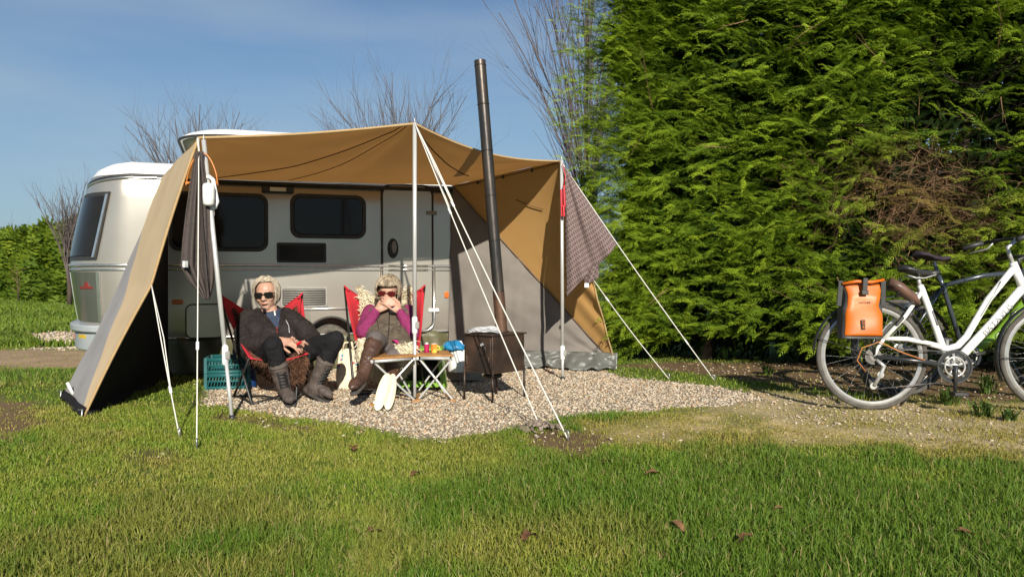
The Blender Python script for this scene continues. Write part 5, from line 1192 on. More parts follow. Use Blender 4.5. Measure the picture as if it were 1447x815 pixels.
for y in (-.055, .055):
    tb(bk, 'seat_stay', 'whitepaint', [SC + V3(-.01, -.02, y * .4), V3(.19, .60, y), V3(.055, .455, y)], [.013, .013, .014])
    tb(bk, 'chain_stay', 'blackpaint', [BBp + V3(-.03, .0, y * .6), V3(.30, .315, y), rw + Vector((0, y, 0))], [.016, .014, .012])
    tb(bk, 'drop_stay', 'whitepaint', [V3(.06, .46, y), V3(.02, .40, y), rw + Vector((0, y, 0))], [.011, .010, .009])
    tb(bk, 'elevated_stay', 'whitepaint', [V3(.36, .425, y * .35), V3(.2, .455, y), V3(.055, .458, y)], [.012, .012, .012])
MB().cap(BBp + Vector((0, -.04, 0)), BBp + Vector((0, .04, 0)), .024, .024, 14).build('bottom_bracket', M['whitepaint'], bk)
tb(bk, 'head_tube', 'whitepaint', [HT, HB + V3(.004, -.01)], [.024, .026]); 
for y in (-.045, .045):
    tb(bk, 'fork_blade', 'blackpaint', [HB + V3(.01, -.05, y * .55), V3(1.03, .56, y), V3(1.09, .43, y), fw + Vector((0, y, 0))], [.016, .015, .012, .009])
tb(bk, 'fork_crown', 'blackpaint', [HB + V3(.0, -.015), HB + V3(.016, -.06)], [.024, .026])
tb(bk, 'stem', 'alu' if False else 'rim', [HT + V3(-.002, .0), HT + V3(-.018, .045), HT + V3(-.03, .095), HT + V3(.03, .15)], [.013, .013, .013, .013])
hc = HT + V3(.03, .15)
for s_ in (-1, 1):
    tb(bk, 'handlebar', 'blackplastic', [hc, hc + Vector((.02, .10 * s_, .01)), hc + Vector((.0, .22 * s_, .012)), hc + Vector((-.06, .29 * s_, .0))], .0115)
    tb(bk, 'grip', 'blackplastic', [hc + Vector((-.06, .29 * s_, .0)), hc + Vector((-.12, .315 * s_, -.015)), hc + Vector((-.175, .325 * s_, -.035))], [.017, .018, .017])
    tb(bk, 'brake_lever', 'rim', [hc + Vector((-.02, .25 * s_, -.005)), hc + Vector((-.04, .28 * s_, -.04)), hc + Vector((-.13, .33 * s_, -.065))], .006, 6)
    tb(bk, 'brake_cable', 'blackplastic', [hc + Vector((0, .24 * s_, 0)), hc + Vector((.10, .14 * s_, .03)), hc + Vector((.14, .05 * s_, -.05)), HB + Vector((.03, .02 * s_, .0)), HB + V3(.02, -.05)], .003, 5)
MB().ell(hc + Vector((0, -.12, .03)), .026, .026, .02).build('bell', M['blackplastic'], bk)
sd_ = saddle((.285, 0, .885), bk, 'saddle'); tb(bk, 'seat_post', 'rim', [SC + V3(-.008, .0), V3(.292, .865)], .013)
tb(bk, 'saddle_spring', 'rim', [V3(.22, .862, -.03), V3(.27, .845, -.03), V3(.33, .845, -.02), V3(.40, .868, -.012)], .005, 6); tb(bk, 'saddle_spring', 'rim', [V3(.22, .862, .03), V3(.27, .845, .03), V3(.33, .845, .02), V3(.40, .868, .012)], .005, 6)
mudguard(rw, .362, 22, 175, bk, 'blackpaint'); mudguard(fw, .362, 20, 205, bk, 'blackpaint')
tb(bk, 'mudguard_stay', 'spoke', [rw + V3(0, 0, -.05), V3(-.345, .46, -.03)], .003, 5); tb(bk, 'mudguard_stay', 'spoke', [fw + V3(0, 0, -.05), V3(1.125 - .36, .34, -.03)], .003, 5)
for k in range(3): tb(bk, 'carrier_rod', 'blackpaint', [V3(.24, .765, (k - 1) * .045), V3(.10, .775, (k - 1) * .055), V3(-.17, .775, (k - 1) * .055)], .006, 8)
for y in (-.07, .07):
    for x in (-.12, .02): tb(bk, 'carrier_strut', 'blackpaint', [V3(x, .772, y * .9), V3(x * .4, .55, y), rw + Vector((0, y * .85, .01))], .005, 6)
tb(bk, 'carrier_rod', 'blackpaint', [V3(-.17, .775, -.055), V3(-.185, .775, 0), V3(-.17, .775, .055)], .006, 8)

cs = crankset(BBp, bk, .097, R(-92), 'blackpaint')
sharp(MB().lathe([(.098, -.002), (.106, -.002), (.106, .004), (.098, .004)], BBp + Vector((0, -.052, 0)), AXY, 44, ring=True).build('chain_guard', M['blackplastic'], cs))
# sprockets, derailleur, chain
for i, r_ in enumerate((.052, .045, .038, .031)): sharp(MB().lathe([(.012, 0), (r_, 0), (r_, .002), (.012, .002)], rw + Vector((0, -.036 - .005 * i, 0)), AXY, 28).build('sprocket', M['chain'], bk))
sharp(MB().lathe([(.02, 0), (.040, 0), (.042, .003), (.02, .003)], rw + Vector((0, -.031, 0)), AXY, 30).build('spoke_guard', M['rim'], bk))
dj = rw + V3(.035, -.115, -.055); tb(bk, 'derailleur', 'rim', [rw + V3(.01, -.02, -.058), rw + V3(.055, -.06, -.062), dj, rw + V3(-.005, -.185, -.055)], [.010, .014, .012, .012], 8)
for p in (dj, rw + V3(-.008, -.187, -.05)): sharp(MB().lathe([(.006, -.004), (.021, -.004), (.021, .004), (.006, .004)], p, AXY, 16).build('jockey_wheel', M['rim'], bk))
tb(bk, 'chain', 'chain', [rw + V3(0, .05, -.045), BBp + V3(-.005, .094, -.045)], .004, 5); tb(bk, 'chain', 'chain', [rw + V3(-.008, -.207, -.05), BBp + V3(-.02, -.094, -.045)], .004, 5)
tb(bk, 'gear_cable', 'copper', [V3(.30, .325, -.07), V3(.14, .38, -.08), V3(.02, .44, -.085), V3(-.085, .40, -.08), V3(-.115, .32, -.075), V3(-.06, .25, -.068)], .0042, 6)
tb(bk, 'kickstand', 'blackpaint', [V3(.40, .27, .03), V3(.30, .14, .07), V3(.22, .02, .11)], .009, 8)
# rear brake and small things around the seat stays
for y in (-.05, .05): tb(bk, 'rim_brake', 'blackplastic', [V3(.235, .66, y * .6), V3(.225, .61, y * 1.2), V3(.19, .585, y)], [.009, .010, .009], 8)
MB().box(V3(.15, .57, -.07), (.02, .02, .07), Matrix.Rotation(R(40), 3, 'Y')).build('frame_lock', M['blackplastic'], bk, bevel=.005)
d_ = (V3(.74, .56) - V3(.575, .375)).normalized(); nn_ = Vector((-d_.z, 0, d_.x))
text_on('BATAVUS', .047, 'lettering', V3(.765, .580, -.0275), d_, nn_, dn, sx=1.28)
d2 = (HT - V3(.585, .475)).normalized(); text_on('Weekend', .026, 'lettering', V3(.735, .728, -.0225), d2, Vector((-d2.z, 0, d2.x)), top) if False else None
MB().bar(V3(.660, .60, -.0215), V3(.79, .826, -.0215), .003, .010, up=(0, 1, 0)).build('stripe', M['lettering'], top)
MB().box(V3(.385, .590, -.0225), (.010, .003, .10), Matrix.Rotation(R(-18), 3, 'Y')).build('stripe', M['lettering'], bk)
# orange pannier hanging on the carrier
bkM = Matrix.Translation(b0) @ bk.rotation_euler.to_matrix().to_4x4()
def in_bike(p): return bkM @ Vector(p)
pn = thing('pannier', 'orange roll top pannier bag hanging on the carrier of the white bicycle', 'bag', in_bike((-.09, -.1, .48)), (R(-3), 0, R(-5)), local=True)
po = Vector((-.105, -.1, .462))
def panf(u, v, off=0.0):
    a = 2 * math.pi * u; sq = lambda q, e: math.copysign(abs(q) ** e, q)
    w = (.118 + .010 * (1 - v)) if v < .55 else .118 - .008 * math.sin((v - .55) / .45 * 3.1) + .012 * max(0, (v - .8) / .2); w *= (1 + off)
    dp = (.072 * (1 - .25 * v) - .03 * max(0, (v - .75) / .25)) * (1 + off * 1.4)
    x = w * sq(math.cos(a), .35); y = dp * sq(math.sin(a), .45); z = .345 * v
    k = noise.noise(Vector((x * 9, y * 9, z * 9))) * .008
    return Vector((x + .012 * (v - .5) + k, y + k - .005, z))
mb = MB().grid(lambda u, v: panf(u, v), 56, 24); mb.add([panf(k / 28, 0) for k in range(28)] + [panf(k / 28, 1) for k in range(28)], [tuple(range(28)), tuple(range(28, 56))])
mb.build('body', M['panniergrey'], pn)
def frontp(u, v):
    x = -.098 + .198 * u; p = panf(.75 + (u - .5) * .31, .05 + .93 * v); y = p.y - .006 - .004 * math.sin(math.pi * u)
    xx = p.x * .97 + .004; ins = .018 * math.exp(-((v - .55) / .12) ** 2) * (u - .5) * 2 * (1 if u > .5 else .4); return Vector((xx - ins, y, p.z))
MB().grid(frontp, 20, 24).build('front_panel', M['pannier'], pn, solid=.004)
mb = MB().tube([Vector((-.125, -.062, .34)), Vector((-.04, -.066, .355)), Vector((.05, -.066, .350)), Vector((.128, -.060, .365))], [.010, .013, .013, .010], 10, squash=.9); mb.build('roll_closure', M['pannier'], pn)
for x in (-.13, .125): MB().bar(Vector((x, -.055, .36)), Vector((x * 1.05, -.03, .20)), .03, .010, up=(0, 1, 0)).build('side_strap', M['panniergrey'], pn, bevel=.003)
MB().bar(Vector((.005, -.094, .375)), Vector((.0, -.090, .29)), .030, .010, up=(0, 1, 0)).build('strap', M['blackplastic'], pn, bevel=.003); MB().box(Vector((0, -.094, .285)), (.042, .014, .030)).build('buckle', M['blackplastic'], pn, bevel=.004)
text_on('ORTLIEB', .017, 'blacklet', Vector((.004, -.0795, .222)), (1, 0, 0), (0, 0, 1), pn, sx=1.1)
MB().box(Vector((-.012, -.092, .085)), (.026, .006, .062)).build('emblem', M['blacklet'], pn, bevel=.008); MB().torus(Vector((-.012, -.0965, .098)), (0, 1, 0), .008, .002, 14, 5).build('emblem', M['pannier'], pn); MB().box(Vector((-.012, -.0965, .070)), (.010, .003, .014)).build('emblem', M['pannier'], pn)
pn.location = in_bike(po)
for x in (-.06, .06): MB().box(Vector((x, .035, .30)), (.03, .02, .05)).build('hook', M['blackplastic'], pn)
# brown rolled cape clamped on the carrier
rp0 = in_bike((.19, -.03, .74)); o = MB()
cap_t = thing('rain_cape', 'brown rolled rain cape clamped on the carrier under the white bicycle\'s saddle', 'cape', rp0, (R(-3), 0, R(-5)), local=True)
MB().tube([Vector((-.10, -.03, .075)), Vector((-.045, -.035, .045)), Vector((.04, -.03, -.02)), Vector((.085, -.02, -.06))], [.052, .058, .05, .022], 14, squash=.65).build('roll', M['brownbag'], cap_t)
MB().tube([Vector((-.03, -.035, .10)), Vector((-.055, -.075, .06)), Vector((-.055, -.075, .02)), Vector((-.06, -.03, -.02))], .007, 6).build('strap', M['blackplastic'], cap_t)
# -- dark bicycle behind
b1 = Vector(((1275 - CX) / F * 5.45, 5.45, 0)); bk2 = thing('bicycle', 'dark sports bicycle with a green down tube, behind the white one against the hedge', 'bicycle', b1, (R(-5), 0, R(-2)), local=True)
wheel(V3(0, .345), AXY, bk2, rimm='blackpaint'); wheel(V3(1.06, .345), AXY, bk2, rimm='blackpaint', ph=.2)
BB2 = V3(.455, .285); S2 = V3(.315, .80); H2 = V3(.875, .885); HB2 = V3(.915, .755)
tb(bk2, 'seat_tube', 'greypaint', [V3(.29, .86), S2, BB2], .017); tb(bk2, 'top_tube', 'greypaint', [S2 + V3(.01, -.01), V3(.6, .86), H2], [.016, .018, .02])
dt2 = tb(bk2, 'down_tube', 'greenpaint', [HB2 + V3(.0, -.05), V3(.70, .455), BB2 + V3(.03, .0)], [.026, .032, .030])
for y in (-.05, .05):
    tb(bk2, 'seat_stay', 'greypaint', [S2 + V3(-.01, -.03, y * .4), V3(.15, .57, y), V3(0, .345, y)], [.010, .010, .009]); tb(bk2, 'chain_stay', 'greypaint', [BB2 + V3(-.02, 0, y * .6), V3(.2, .32, y), V3(0, .345, y)], [.014, .012, .010])
    tb(bk2, 'fork_blade', 'blackpaint', [HB2 + V3(.01, -.04, y * .6), V3(.99, .52, y), V3(1.06, .345, y)], [.016, .014, .010])
tb(bk2, 'head_tube', 'greypaint', [H2 + V3(-.005, .02), HB2 + V3(.01, -.03)], .021)
tb(bk2, 'seat_post', 'greypaint', [V3(.295, .84), V3(.262, .965)], .0135); saddle((.235, 0, .992), bk2, 'saddlecover', .27, .08)
tb(bk2, 'stem', 'blackplastic', [H2 + V3(-.005, .02), H2 + V3(-.02, .09), H2 + V3(.06, .12)], .015)
h2 = H2 + V3(.06, .12)
for s_ in (-1, 1): tb(bk2, 'handlebar', 'blackplastic', [h2, h2 + Vector((-.01, .15 * s_, .01)), h2 + Vector((-.04, .31 * s_, .0))], [.0125, .0125, .017])
mudguard(V3(0, .345), .364, 20, 175, bk2, 'blackpaint'); mudguard(V3(1.06, .345), .364, 25, 200, bk2, 'blackpaint')
crankset(BB2, bk2, .088, R(15), 'blackpaint')
tb(bk2, 'chain', 'chain', [V3(0, .39, -.045), BB2 + V3(0, .085, -.045)], .004, 5); tb(bk2, 'chain', 'chain', [V3(0, .30, -.045), BB2 + V3(0, -.085, -.045)], .004, 5)
dd = (HB2 + V3(0, -.05) - V3(.70, .455)).normalized(); text_on('CUBE', .058, 'blacklet', V3(.715, .472, -.0325), dd, Vector((-dd.z, 0, dd.x)), dt2, sx=1.25)

# ================================================================== PEOPLE
M['skin'] = mat('skin', (.47, .285, .205), (.44, .235, .165), 22, .5, bump=.06, bscale=120)
M['lips'] = mat('lips', (.38, .12, .10), (.34, .10, .085), 30, .45)
M['jacket'] = mat('dark_brown_jacket', (.024, .0185, .0175), (.017, .013, .0125), 9, .8, spec=.25, bump=.35, bscale=30)
M['jeansblue'] = mat('blue_shirt', (.035, .055, .10), (.025, .04, .075), 25, .85, bump=.2)
M['darktrousers'] = mat('black_trousers', (.012, .0115, .013), (.009, .0085, .01), 14, .85, spec=.2, bump=.3, bscale=35)
M['boot'] = mat('worn_brown_boot', (.105, .08, .068), (.06, .046, .04), 12, .75, bump=.4, bscale=50)
M['sole'] = mat('dark_sole', (.05, .045, .04), (.08, .07, .06), 20, .8)
M['hairw'] = mat('silver_blond_hair', (.52, .455, .355), (.28, .235, .175), 45, .55)
M['hairg'] = mat('grey_blond_hair', (.42, .34, .235), (.17, .13, .09), 40, .5)
M['shades'] = mat('black_sunglasses', (.008, .007, .007), (.012, .01, .01), 10, .12)
M['shadesr'] = mat('dark_red_sunglasses', (.10, .012, .012), (.06, .008, .008), 10, .12)
M['gilet'] = mat('olive_brown_gilet', (.115, .09, .062), (.085, .066, .045), 10, .8, bump=.35, bscale=26)
M['pinkknit'] = mat('magenta_knit', (.25, .024, .11), (.17, .014, .075), 90, .9, bump=.6, bscale=140)
M['greytrousers'] = mat('grey_brown_trousers', (.115, .095, .092), (.09, .075, .072), 14, .85, bump=.2, bscale=40)
M['leather'] = mat('brown_leather_boot', (.085, .044, .028), (.05, .026, .018), 9, .38, bump=.2, bscale=30)
M['pinklining'] = mat('pink_lining', (.40, .03, .16), (.34, .025, .13), 20, .85)
M['seamolive'] = mat('dark_olive_seam', (.05, .04, .026), (.04, .032, .02), 30, .9)
M['zip'] = mat('pale_zip', (.6, .6, .6), (.5, .5, .5), 60, .4, .5)

def headmesh(mb, c, fwd, up, s=1.0):
    fwd = Vector(fwd).normalized(); up = Vector(up); up = (up - fwd * up.dot(fwd)).normalized(); rt = fwd.cross(up)
    R_ = Matrix((rt, fwd, up)).transposed(); q = lambda x, y, z: Vector(c) + R_ @ (Vector((x, y, z)) * s)
    mb.ell(q(0, -.012, .030), .077 * s, .098 * s, .088 * s, R_); mb.ell(q(0, .020, -.030), .064 * s, .070 * s, .078 * s, R_)
    mb.ell(q(0, .050, -.085), .032 * s, .030 * s, .028 * s, R_); mb.ell(q(0, .010, -.070), .052 * s, .05 * s, .04 * s, R_)
    mb.cap(q(0, .083, .018), q(0, .108, -.022), .009 * s, .0145 * s, 10); mb.ell(q(0, .080, .030), .050 * s, .016 * s, .012 * s, R_)
    for x in (-1, 1):
        mb.ell(q(.014 * x, .095, -.026), .011 * s, .011 * s, .009 * s, R_); mb.ell(q(.078 * x, -.008, -.008), .010 * s, .020 * s, .034 * s, R_); mb.ell(q(.042 * x, .062, -.022), .022 * s, .022 * s, .024 * s, R_)
    mb.ell(q(0, .088, -.055), .024 * s, .010 * s, .008 * s, R_)
    return q, R_
def sunglasses(parent, q, R_, m, w=.030, h=.020):
    mb = MB()
    for x in (-1, 1):
        pts = []
        for k in range(16):
            a = 2 * math.pi * k / 16; sx = math.copysign(abs(math.cos(a)) ** .55, math.cos(a)); sz = math.copysign(abs(math.sin(a)) ** .55, math.sin(a)); pts.append(q(.036 * x + w * sx, .104 - .012 * abs(.036 * x + w * sx) / .06, .006 + h * sz))
        mb.prism(pts, (R_ @ Vector((0, -.008, 0)))); mb.tube([q(.064 * x, .094, .016), q(.078 * x, .04, .014), q(.082 * x, -.03, .006)], .0035, 6)
    mb.bar(q(-.012, .105, .012), q(.012, .105, .012), .006, .008); return sharp(mb.build('sunglasses', m, parent))
def hand(mb, wrist, tip, palm_n, curl=(.25, .3, .3, .35), spread=.14, thumb_side=1, s=1.0, thumb_in=.4, bend=.6):
    w = Vector(wrist); d = (Vector(tip) - w).normalized(); n = Vector(palm_n); n = (n - d * n.dot(d)).normalized(); x = d.cross(n) * thumb_side   # x towards the thumb
    kn = w + d * .092 * s
    mb.cap(w - d * .01, w + d * .03 * s, .027 * s, .027 * s, 10)
    for k in range(4):
        o = (1.5 - k) * .0195 * s; mb.cap(w + d * .025 * s + x * o * .7, kn + x * o - d * abs(k - 1) * .004, .0145 * s, .0115 * s, 10)
        L0 = (.040, .045, .042, .033)[k] * s; p = kn + x * o; a = bend * (.5 + curl[k])
        dd = (d + x * (1.5 - k) * spread * .5).normalized()
        for j in range(3):
            dd = (dd * math.cos(a) + n * math.sin(a)).normalized() if j else (dd * math.cos(a * .6) + n * math.sin(a * .6)).normalized()
            q = p + dd * L0 * (1, .68, .55)[j]; mb.cap(p, q, .0094 * s - j * .0007, .0088 * s - j * .0007, 9); p = q
            n = n  # palm normal kept
    p = w + d * .022 * s + x * .024 * s; d1 = (d * .65 + x * .75 + n * thumb_in * .6).normalized(); p1 = p + d1 * .042 * s; mb.cap(p, p1, .0145 * s, .0115 * s, 10)
    d2 = (d * .9 + x * .15 + n * thumb_in).normalized(); p2 = p1 + d2 * .034 * s; mb.cap(p1, p2, .011 * s, .010 * s, 10); p3 = p2 + (d2 + n * .3 - x * .2).normalized() * .026 * s; mb.cap(p2, p3, .0102 * s, .0085 * s, 10)
def shell(name, m, parent, caps, ells=(), vox=.008, wr=.0, wsc=.06, rsm=5):
    mb = MB()
    for a in caps: mb.cap(*a)
    for e in ells: mb.ell(*e)
    o = mb.build(name, m, parent, remesh=vox, rsm=rsm)
    if wr:
        tx = bpy.data.textures.new('wrinkle', 'CLOUDS'); tx.noise_scale = wsc; tx.noise_depth = 3
        d = o.modifiers.new('d', 'DISPLACE'); d.texture = tx; d.strength = wr; d.mid_level = .5; d.texture_coords = 'LOCAL'
    return o
def strands(name, m, parent, q, specs, n, seed, r=.0024):
    rn = random.Random(seed); mb = MB()
    for i in range(n):
        pts = specs(rn); k = len(pts)
        mb.tube([q(*p) for p in pts], [r * (1.0 if j < k - 1 else .3) for j in range(k)], 3, caps=False)
    return mb.build(name, m, parent)
def hairbase(m, parent, q, low, front):
    def f(u, v):
        a = 6.283 * u - 3.1416; lim = front if abs(a) < .95 else low + (front - low) * max(0, 1 - (abs(a) - .95) / .35)
        e = 1.5708 + (lim - 1.5708) * v; return q(*skull(a, e, 1.01 + .03 * noise.noise(Vector((math.cos(a) * 4, math.sin(a) * 4, e * 4)))))
    return MB().grid(f, 48, 14).build('hair_base', m, parent)
from mathutils.bvhtree import BVHTree
def draper(*objs):                      # finds the cloth surface in front, so that seams and zips lie on it
    bpy.context.view_layer.update(); dg = bpy.context.evaluated_depsgraph_get(); tr = [(BVHTree.FromObject(o, dg), BASE[o]) for o in objs]; o0 = Vector((0, 0, CAMH))
    def f(px, py, off=.004):
        r = ray(px, py).normalized(); best = None
        for t, b in tr:
            hit = t.ray_cast(o0 - b, r)
            if hit[0] is not None and (best is None or hit[3] < best[0]): best = (hit[3], hit[0] + b)
        if best is None: return None
        return best[1] - r * off
    return f
def draped_line(dr, pts, r, name, m, parent, off=.002, n=6, seg=6, squash=None, taper=False):
    q = []
    for (a, b) in zip(pts, pts[1:]): q += [dr(a[0] + (b[0] - a[0]) * k / n, a[1] + (b[1] - a[1]) * k / n, off) for k in range(n)]
    q.append(dr(*pts[-1], off)); q = [p for p in q if p is not None]
    if len(q) < 2: return None
    q = [q[0]] + [(q[i - 1] + q[i] * 2 + q[i + 1]) / 4 for i in range(1, len(q) - 1)] + [q[-1]]
    return MB().tube(q, [r * (1 - .5 * i / len(q)) for i in range(len(q))] if taper else r, seg, squash=squash).build(name, m, parent)
def draped_patch(dr, left, right, n, m, name, matl, parent, off=.004):
    def at_(l, v):
        t = v * (len(l) - 1); i = min(int(t), len(l) - 2); f = t - i; return (l[i][0] + (l[i + 1][0] - l[i][0]) * f, l[i][1] + (l[i + 1][1] - l[i][1]) * f)
    last = [5.45]
    def fn(u, v):
        a = at_(left, v); b = at_(right, v); px, py = a[0] + (b[0] - a[0]) * u, a[1] + (b[1] - a[1]) * u; p = dr(px, py, off)
        if p is None: return P(px, py, last[0])
        last[0] = p.y; return p
    return MB().grid(fn, n, m).build(name, matl, parent, solid=.003)
def skull(a, e, g=1.0):                # direction on the scalp: azimuth a (0 front), elevation e
    return (.086 * g * math.sin(a) * math.cos(e), -.012 + .108 * g * math.cos(a) * math.cos(e), .030 + .098 * g * math.sin(e))
def leg_boot(parent, m_, shaft_top, ankle, toe, name='boot', s=1.0, sole=True, rt=.062):
    shaft_top, ankle, toe = Vector(shaft_top), Vector(ankle), Vector(toe); d = (toe - ankle); d.normalize()
    sh_ = (ankle - shaft_top).normalized(); up = -(sh_ - d * sh_.dot(d)).normalized(); heel = ankle - d * .045 * s - up * .042 * s; ball = toe - d * .06 * s + up * .006
    b = shell(name, m_, parent, [(shaft_top, shaft_top.lerp(ankle, .55), rt * s, (rt * .5 + .022) * s), (shaft_top.lerp(ankle, .55), ankle, (rt * .5 + .022) * s, .044 * s), (ankle, heel, .044 * s, .036 * s), (ankle - up * .008, ball, .044 * s, .032 * s), (heel, ball - up * .02, .036 * s, .032 * s), (ball, toe, .033 * s, .025 * s), (ball - d.cross(up) * .014, toe - d.cross(up) * .012 - d * .01, .03 * s, .024 * s), (ball + d.cross(up) * .014, toe + d.cross(up) * .012 - d * .012, .03 * s, .024 * s)], vox=.006, wr=.013, wsc=.035)
    if sole:
        mb = MB(); pts = []; sh_ = (ankle - shaft_top).normalized(); up = -(sh_ - d * sh_.dot(d)).normalized(); x = d.cross(up).normalized(); heel = ankle - d * .045 * s - up * .042 * s
        for k in range(20):
            a = 2 * math.pi * k / 20; L_ = (toe - heel).length / 2 + .012 * s; w = .034 * s * (1 + .15 * math.cos(a)); c_ = heel.lerp(toe, .5); pts.append(c_ + d * L_ * math.copysign(abs(math.cos(a)) ** .8, math.cos(a)) + x * w * math.copysign(abs(math.sin(a)) ** .7, math.sin(a)))
        zz = -up * .024 * s; mb.prism([p + zz for p in pts], -up * .020 * s); sharp(mb.build('sole', M['sole'], b, bevel=.004))
    return b

# ---------- man
man = thing('person', 'man with white hair and sunglasses in a dark jacket, sitting with hands clasped', 'person', (-1.75, 5.5, 0))
H = P(377, 416, 5.64); neck = P(381, 447, 5.63); chest = P(383, 468, 5.56); belly = P(390, 490, 5.46); pel = P(393, 507, 5.42)
shR, shL = P(352, 449, 5.62), P(414, 451, 5.63); elR, elL = P(345, 490, 5.42), P(444, 482, 5.50); wrR, wrL = P(397, 481, 5.25), P(436, 484, 5.34); tpR, tpL = P(430, 487, 5.19), P(410, 490, 5.19)
hpR, hpL = P(378, 507, 5.42), P(408, 507, 5.44); knR, knL = P(386, 488, 5.04), P(474, 480, 5.20)
anR = Vector((P(402, 556, 5.12).x, 5.12, .095)); toR = Vector((P(411, 568, 4.97).x, 4.96, .055)); anL = Vector((P(446, 553, 5.30).x, 5.26, .10)); toL = Vector((P(468, 565, 5.2).x, 5.16, .055))
body = MB(); fwd = Vector((.06, -1, -.10)); up = Vector((-.06, .12, 1)); q, R_ = headmesh(body, H, fwd, up, .99)
body.cap(H + Vector((0, .02, -.05)), neck + Vector((0, .02, 0)), .054, .06)
for a in ((neck + Vector((0, .03, -.05)), chest + Vector((0, .04, 0)), .05, .09), (chest + Vector((-.06, .04, 0)), belly + Vector((-.03, .03, 0)), .08, .09), (chest + Vector((.06, .04, 0)), belly + Vector((.03, .03, 0)), .08, .09), (belly + Vector((0, .03, 0)), pel + Vector((0, .02, 0)), .10, .10), (neck + Vector((0, .03, -.04)), shR, .042, .044), (neck + Vector((0, .03, -.04)), shL, .042, .044), (shR, elR, .044, .036), (elR, wrR, .036, .027), (shL, elL, .044, .036), (elL, wrL, .036, .027), (pel, hpR, .1, .09), (pel, hpL, .1, .09), (hpR, knR, .075, .048), (knR, anR, .042, .026), (hpL, knL, .075, .048), (knL, anL, .042, .026), (anR, anR.lerp(toR, .6), .024, .016), (anL, anL.lerp(toL, .6), .024, .016)): body.cap(*a)
hand(body, wrR, tpR, Vector((.1, .35, -.6)), thumb_side=-1, curl=(.4, .5, .6, .7), bend=.72, s=1.0); hand(body, wrL, tpL, Vector((0, -.45, .75)), thumb_side=-1, curl=(.4, .5, .6, .65), bend=.7, s=1.0)
body.build('body', M['skin'], man, remesh=.0058, rsm=2)
MB().ell(q(0, .099, -.056), .019, .006, .0048, R_).build('mouth', M['lips'], man)
sunglasses(man, q, R_, M['shades'], .033, .0215)
def hs(rn):                             # collar length, swept off the forehead, wavy at the sides
    a = rn.uniform(-3.14, 3.14); fr = abs(a) < 1.05; lift = rn.uniform(0, 1) ** 2 * .13; ph = rn.uniform(0, 6); n = 8; pts = []
    if fr:
        e0 = rn.uniform(.78, 1.35); s_ = 1 if a + rn.gauss(0, .2) > -.35 else -1; end = rn.uniform(1.35, 2.0)
        for j in range(n):
            t = j / (n - 1); aa = a + (s_ * end - a) * t ** 1.15; e = e0 + .30 * math.sin(t * 3.0) * (1 - t) - (e0 + rn.uniform(.35, .85)) * max(0, t - .35) ** 1.3 * 1.45; g = 1.0 + (.06 + lift) * math.sin(min(1, t * 1.4) * 1.8) + .015 * math.sin(t * 9 + ph); pts.append(skull(aa, max(-.95, e), g))
    else:
        e0 = rn.uniform(.3, 1.5); lo_ = rn.uniform(-1.0, -.6)
        for j in range(n):
            t = j / (n - 1); e = e0 + (lo_ - e0) * t; g = 1.01 + .07 * t + lift * t + .03 * math.sin(t * 8 + ph); p = skull(a + .10 * math.sin(t * 6 + ph), e, g); pts.append((p[0], p[1], p[2] - .012 * t))
    return pts
strands('hair', M['hairw'], man, q, hs, 1000, 3, .0027); hairbase(M['hairw'], man, q, -.75, .80)
sf = lambda a, b, k: Vector(a).lerp(Vector(b), k)
jk = shell('jacket', M['jacket'], man, [(neck + Vector((-.03, -.015, -.035)), belly + Vector((-.02, -.045, 0)), .072, .11), (neck + Vector((.03, -.015, -.035)), belly + Vector((.02, -.045, 0)), .072, .11),
    (chest + Vector((-.10, .0, .02)), belly + Vector((-.075, -.01, -.01)), .095, .115), (chest + Vector((.105, .0, .02)), belly + Vector((.08, -.01, -.01)), .092, .112), (neck + Vector((0, .09, -.02)), belly + Vector((0, .07, 0)), .10, .13), (belly + Vector((-.06, -.025, -.02)), pel + Vector((-.03, -.04, .035)), .12, .115), (belly + Vector((.06, -.025, -.02)), pel + Vector((.03, -.03, .03)), .12, .115),
    (neck + Vector((-.055, .02, -.03)), shR + Vector((0, 0, -.012)), .052, .082), (neck + Vector((.055, .02, -.03)), shL + Vector((0, 0, -.012)), .052, .080),
    (belly + Vector((-.02, -.075, -.02)), pel + Vector((.0, -.09, .06)), .06, .06)] + [(neck + Vector((.092 * math.cos(R(a)), .03 + .075 * math.sin(R(a)), -.03)), neck + Vector((.086 * math.cos(R(a)), .025 + .068 * math.sin(R(a)), .028 - .02 * max(0, -math.sin(R(a))))), .030, .022) for a in range(-50, 231, 20)] + [(neck + Vector((-.06, -.03, -.03)), chest + Vector((-.10, -.06, .02)), .045, .07), (neck + Vector((.06, -.03, -.03)), chest + Vector((.11, -.06, .02)), .045, .07)], vox=.008, wr=.034, wsc=.07)
for sh, el, wr_ in ((shR, elR, wrR), (shL, elL, wrL)):
    mid = sh.lerp(el, .5); sd = (1 if sh is shL else -1)
    shell('sleeve', M['jacket'], man, [(sh + Vector((-.012 * sd, -.005, -.008)), mid + Vector((.006 * sd, -.01, 0)), .078, .074), (mid + Vector((.006 * sd, -.01, 0)), el + Vector((0, -.01, -.01)), .074, .070), (el + Vector((0, -.01, -.01)), sf(el, wr_, .5) + Vector((0, -.012, 0)), .069, .058), (sf(el, wr_, .5) + Vector((0, -.012, 0)), sf(el, wr_, .93), .057, .043)], vox=.007, wr=.030, wsc=.05)
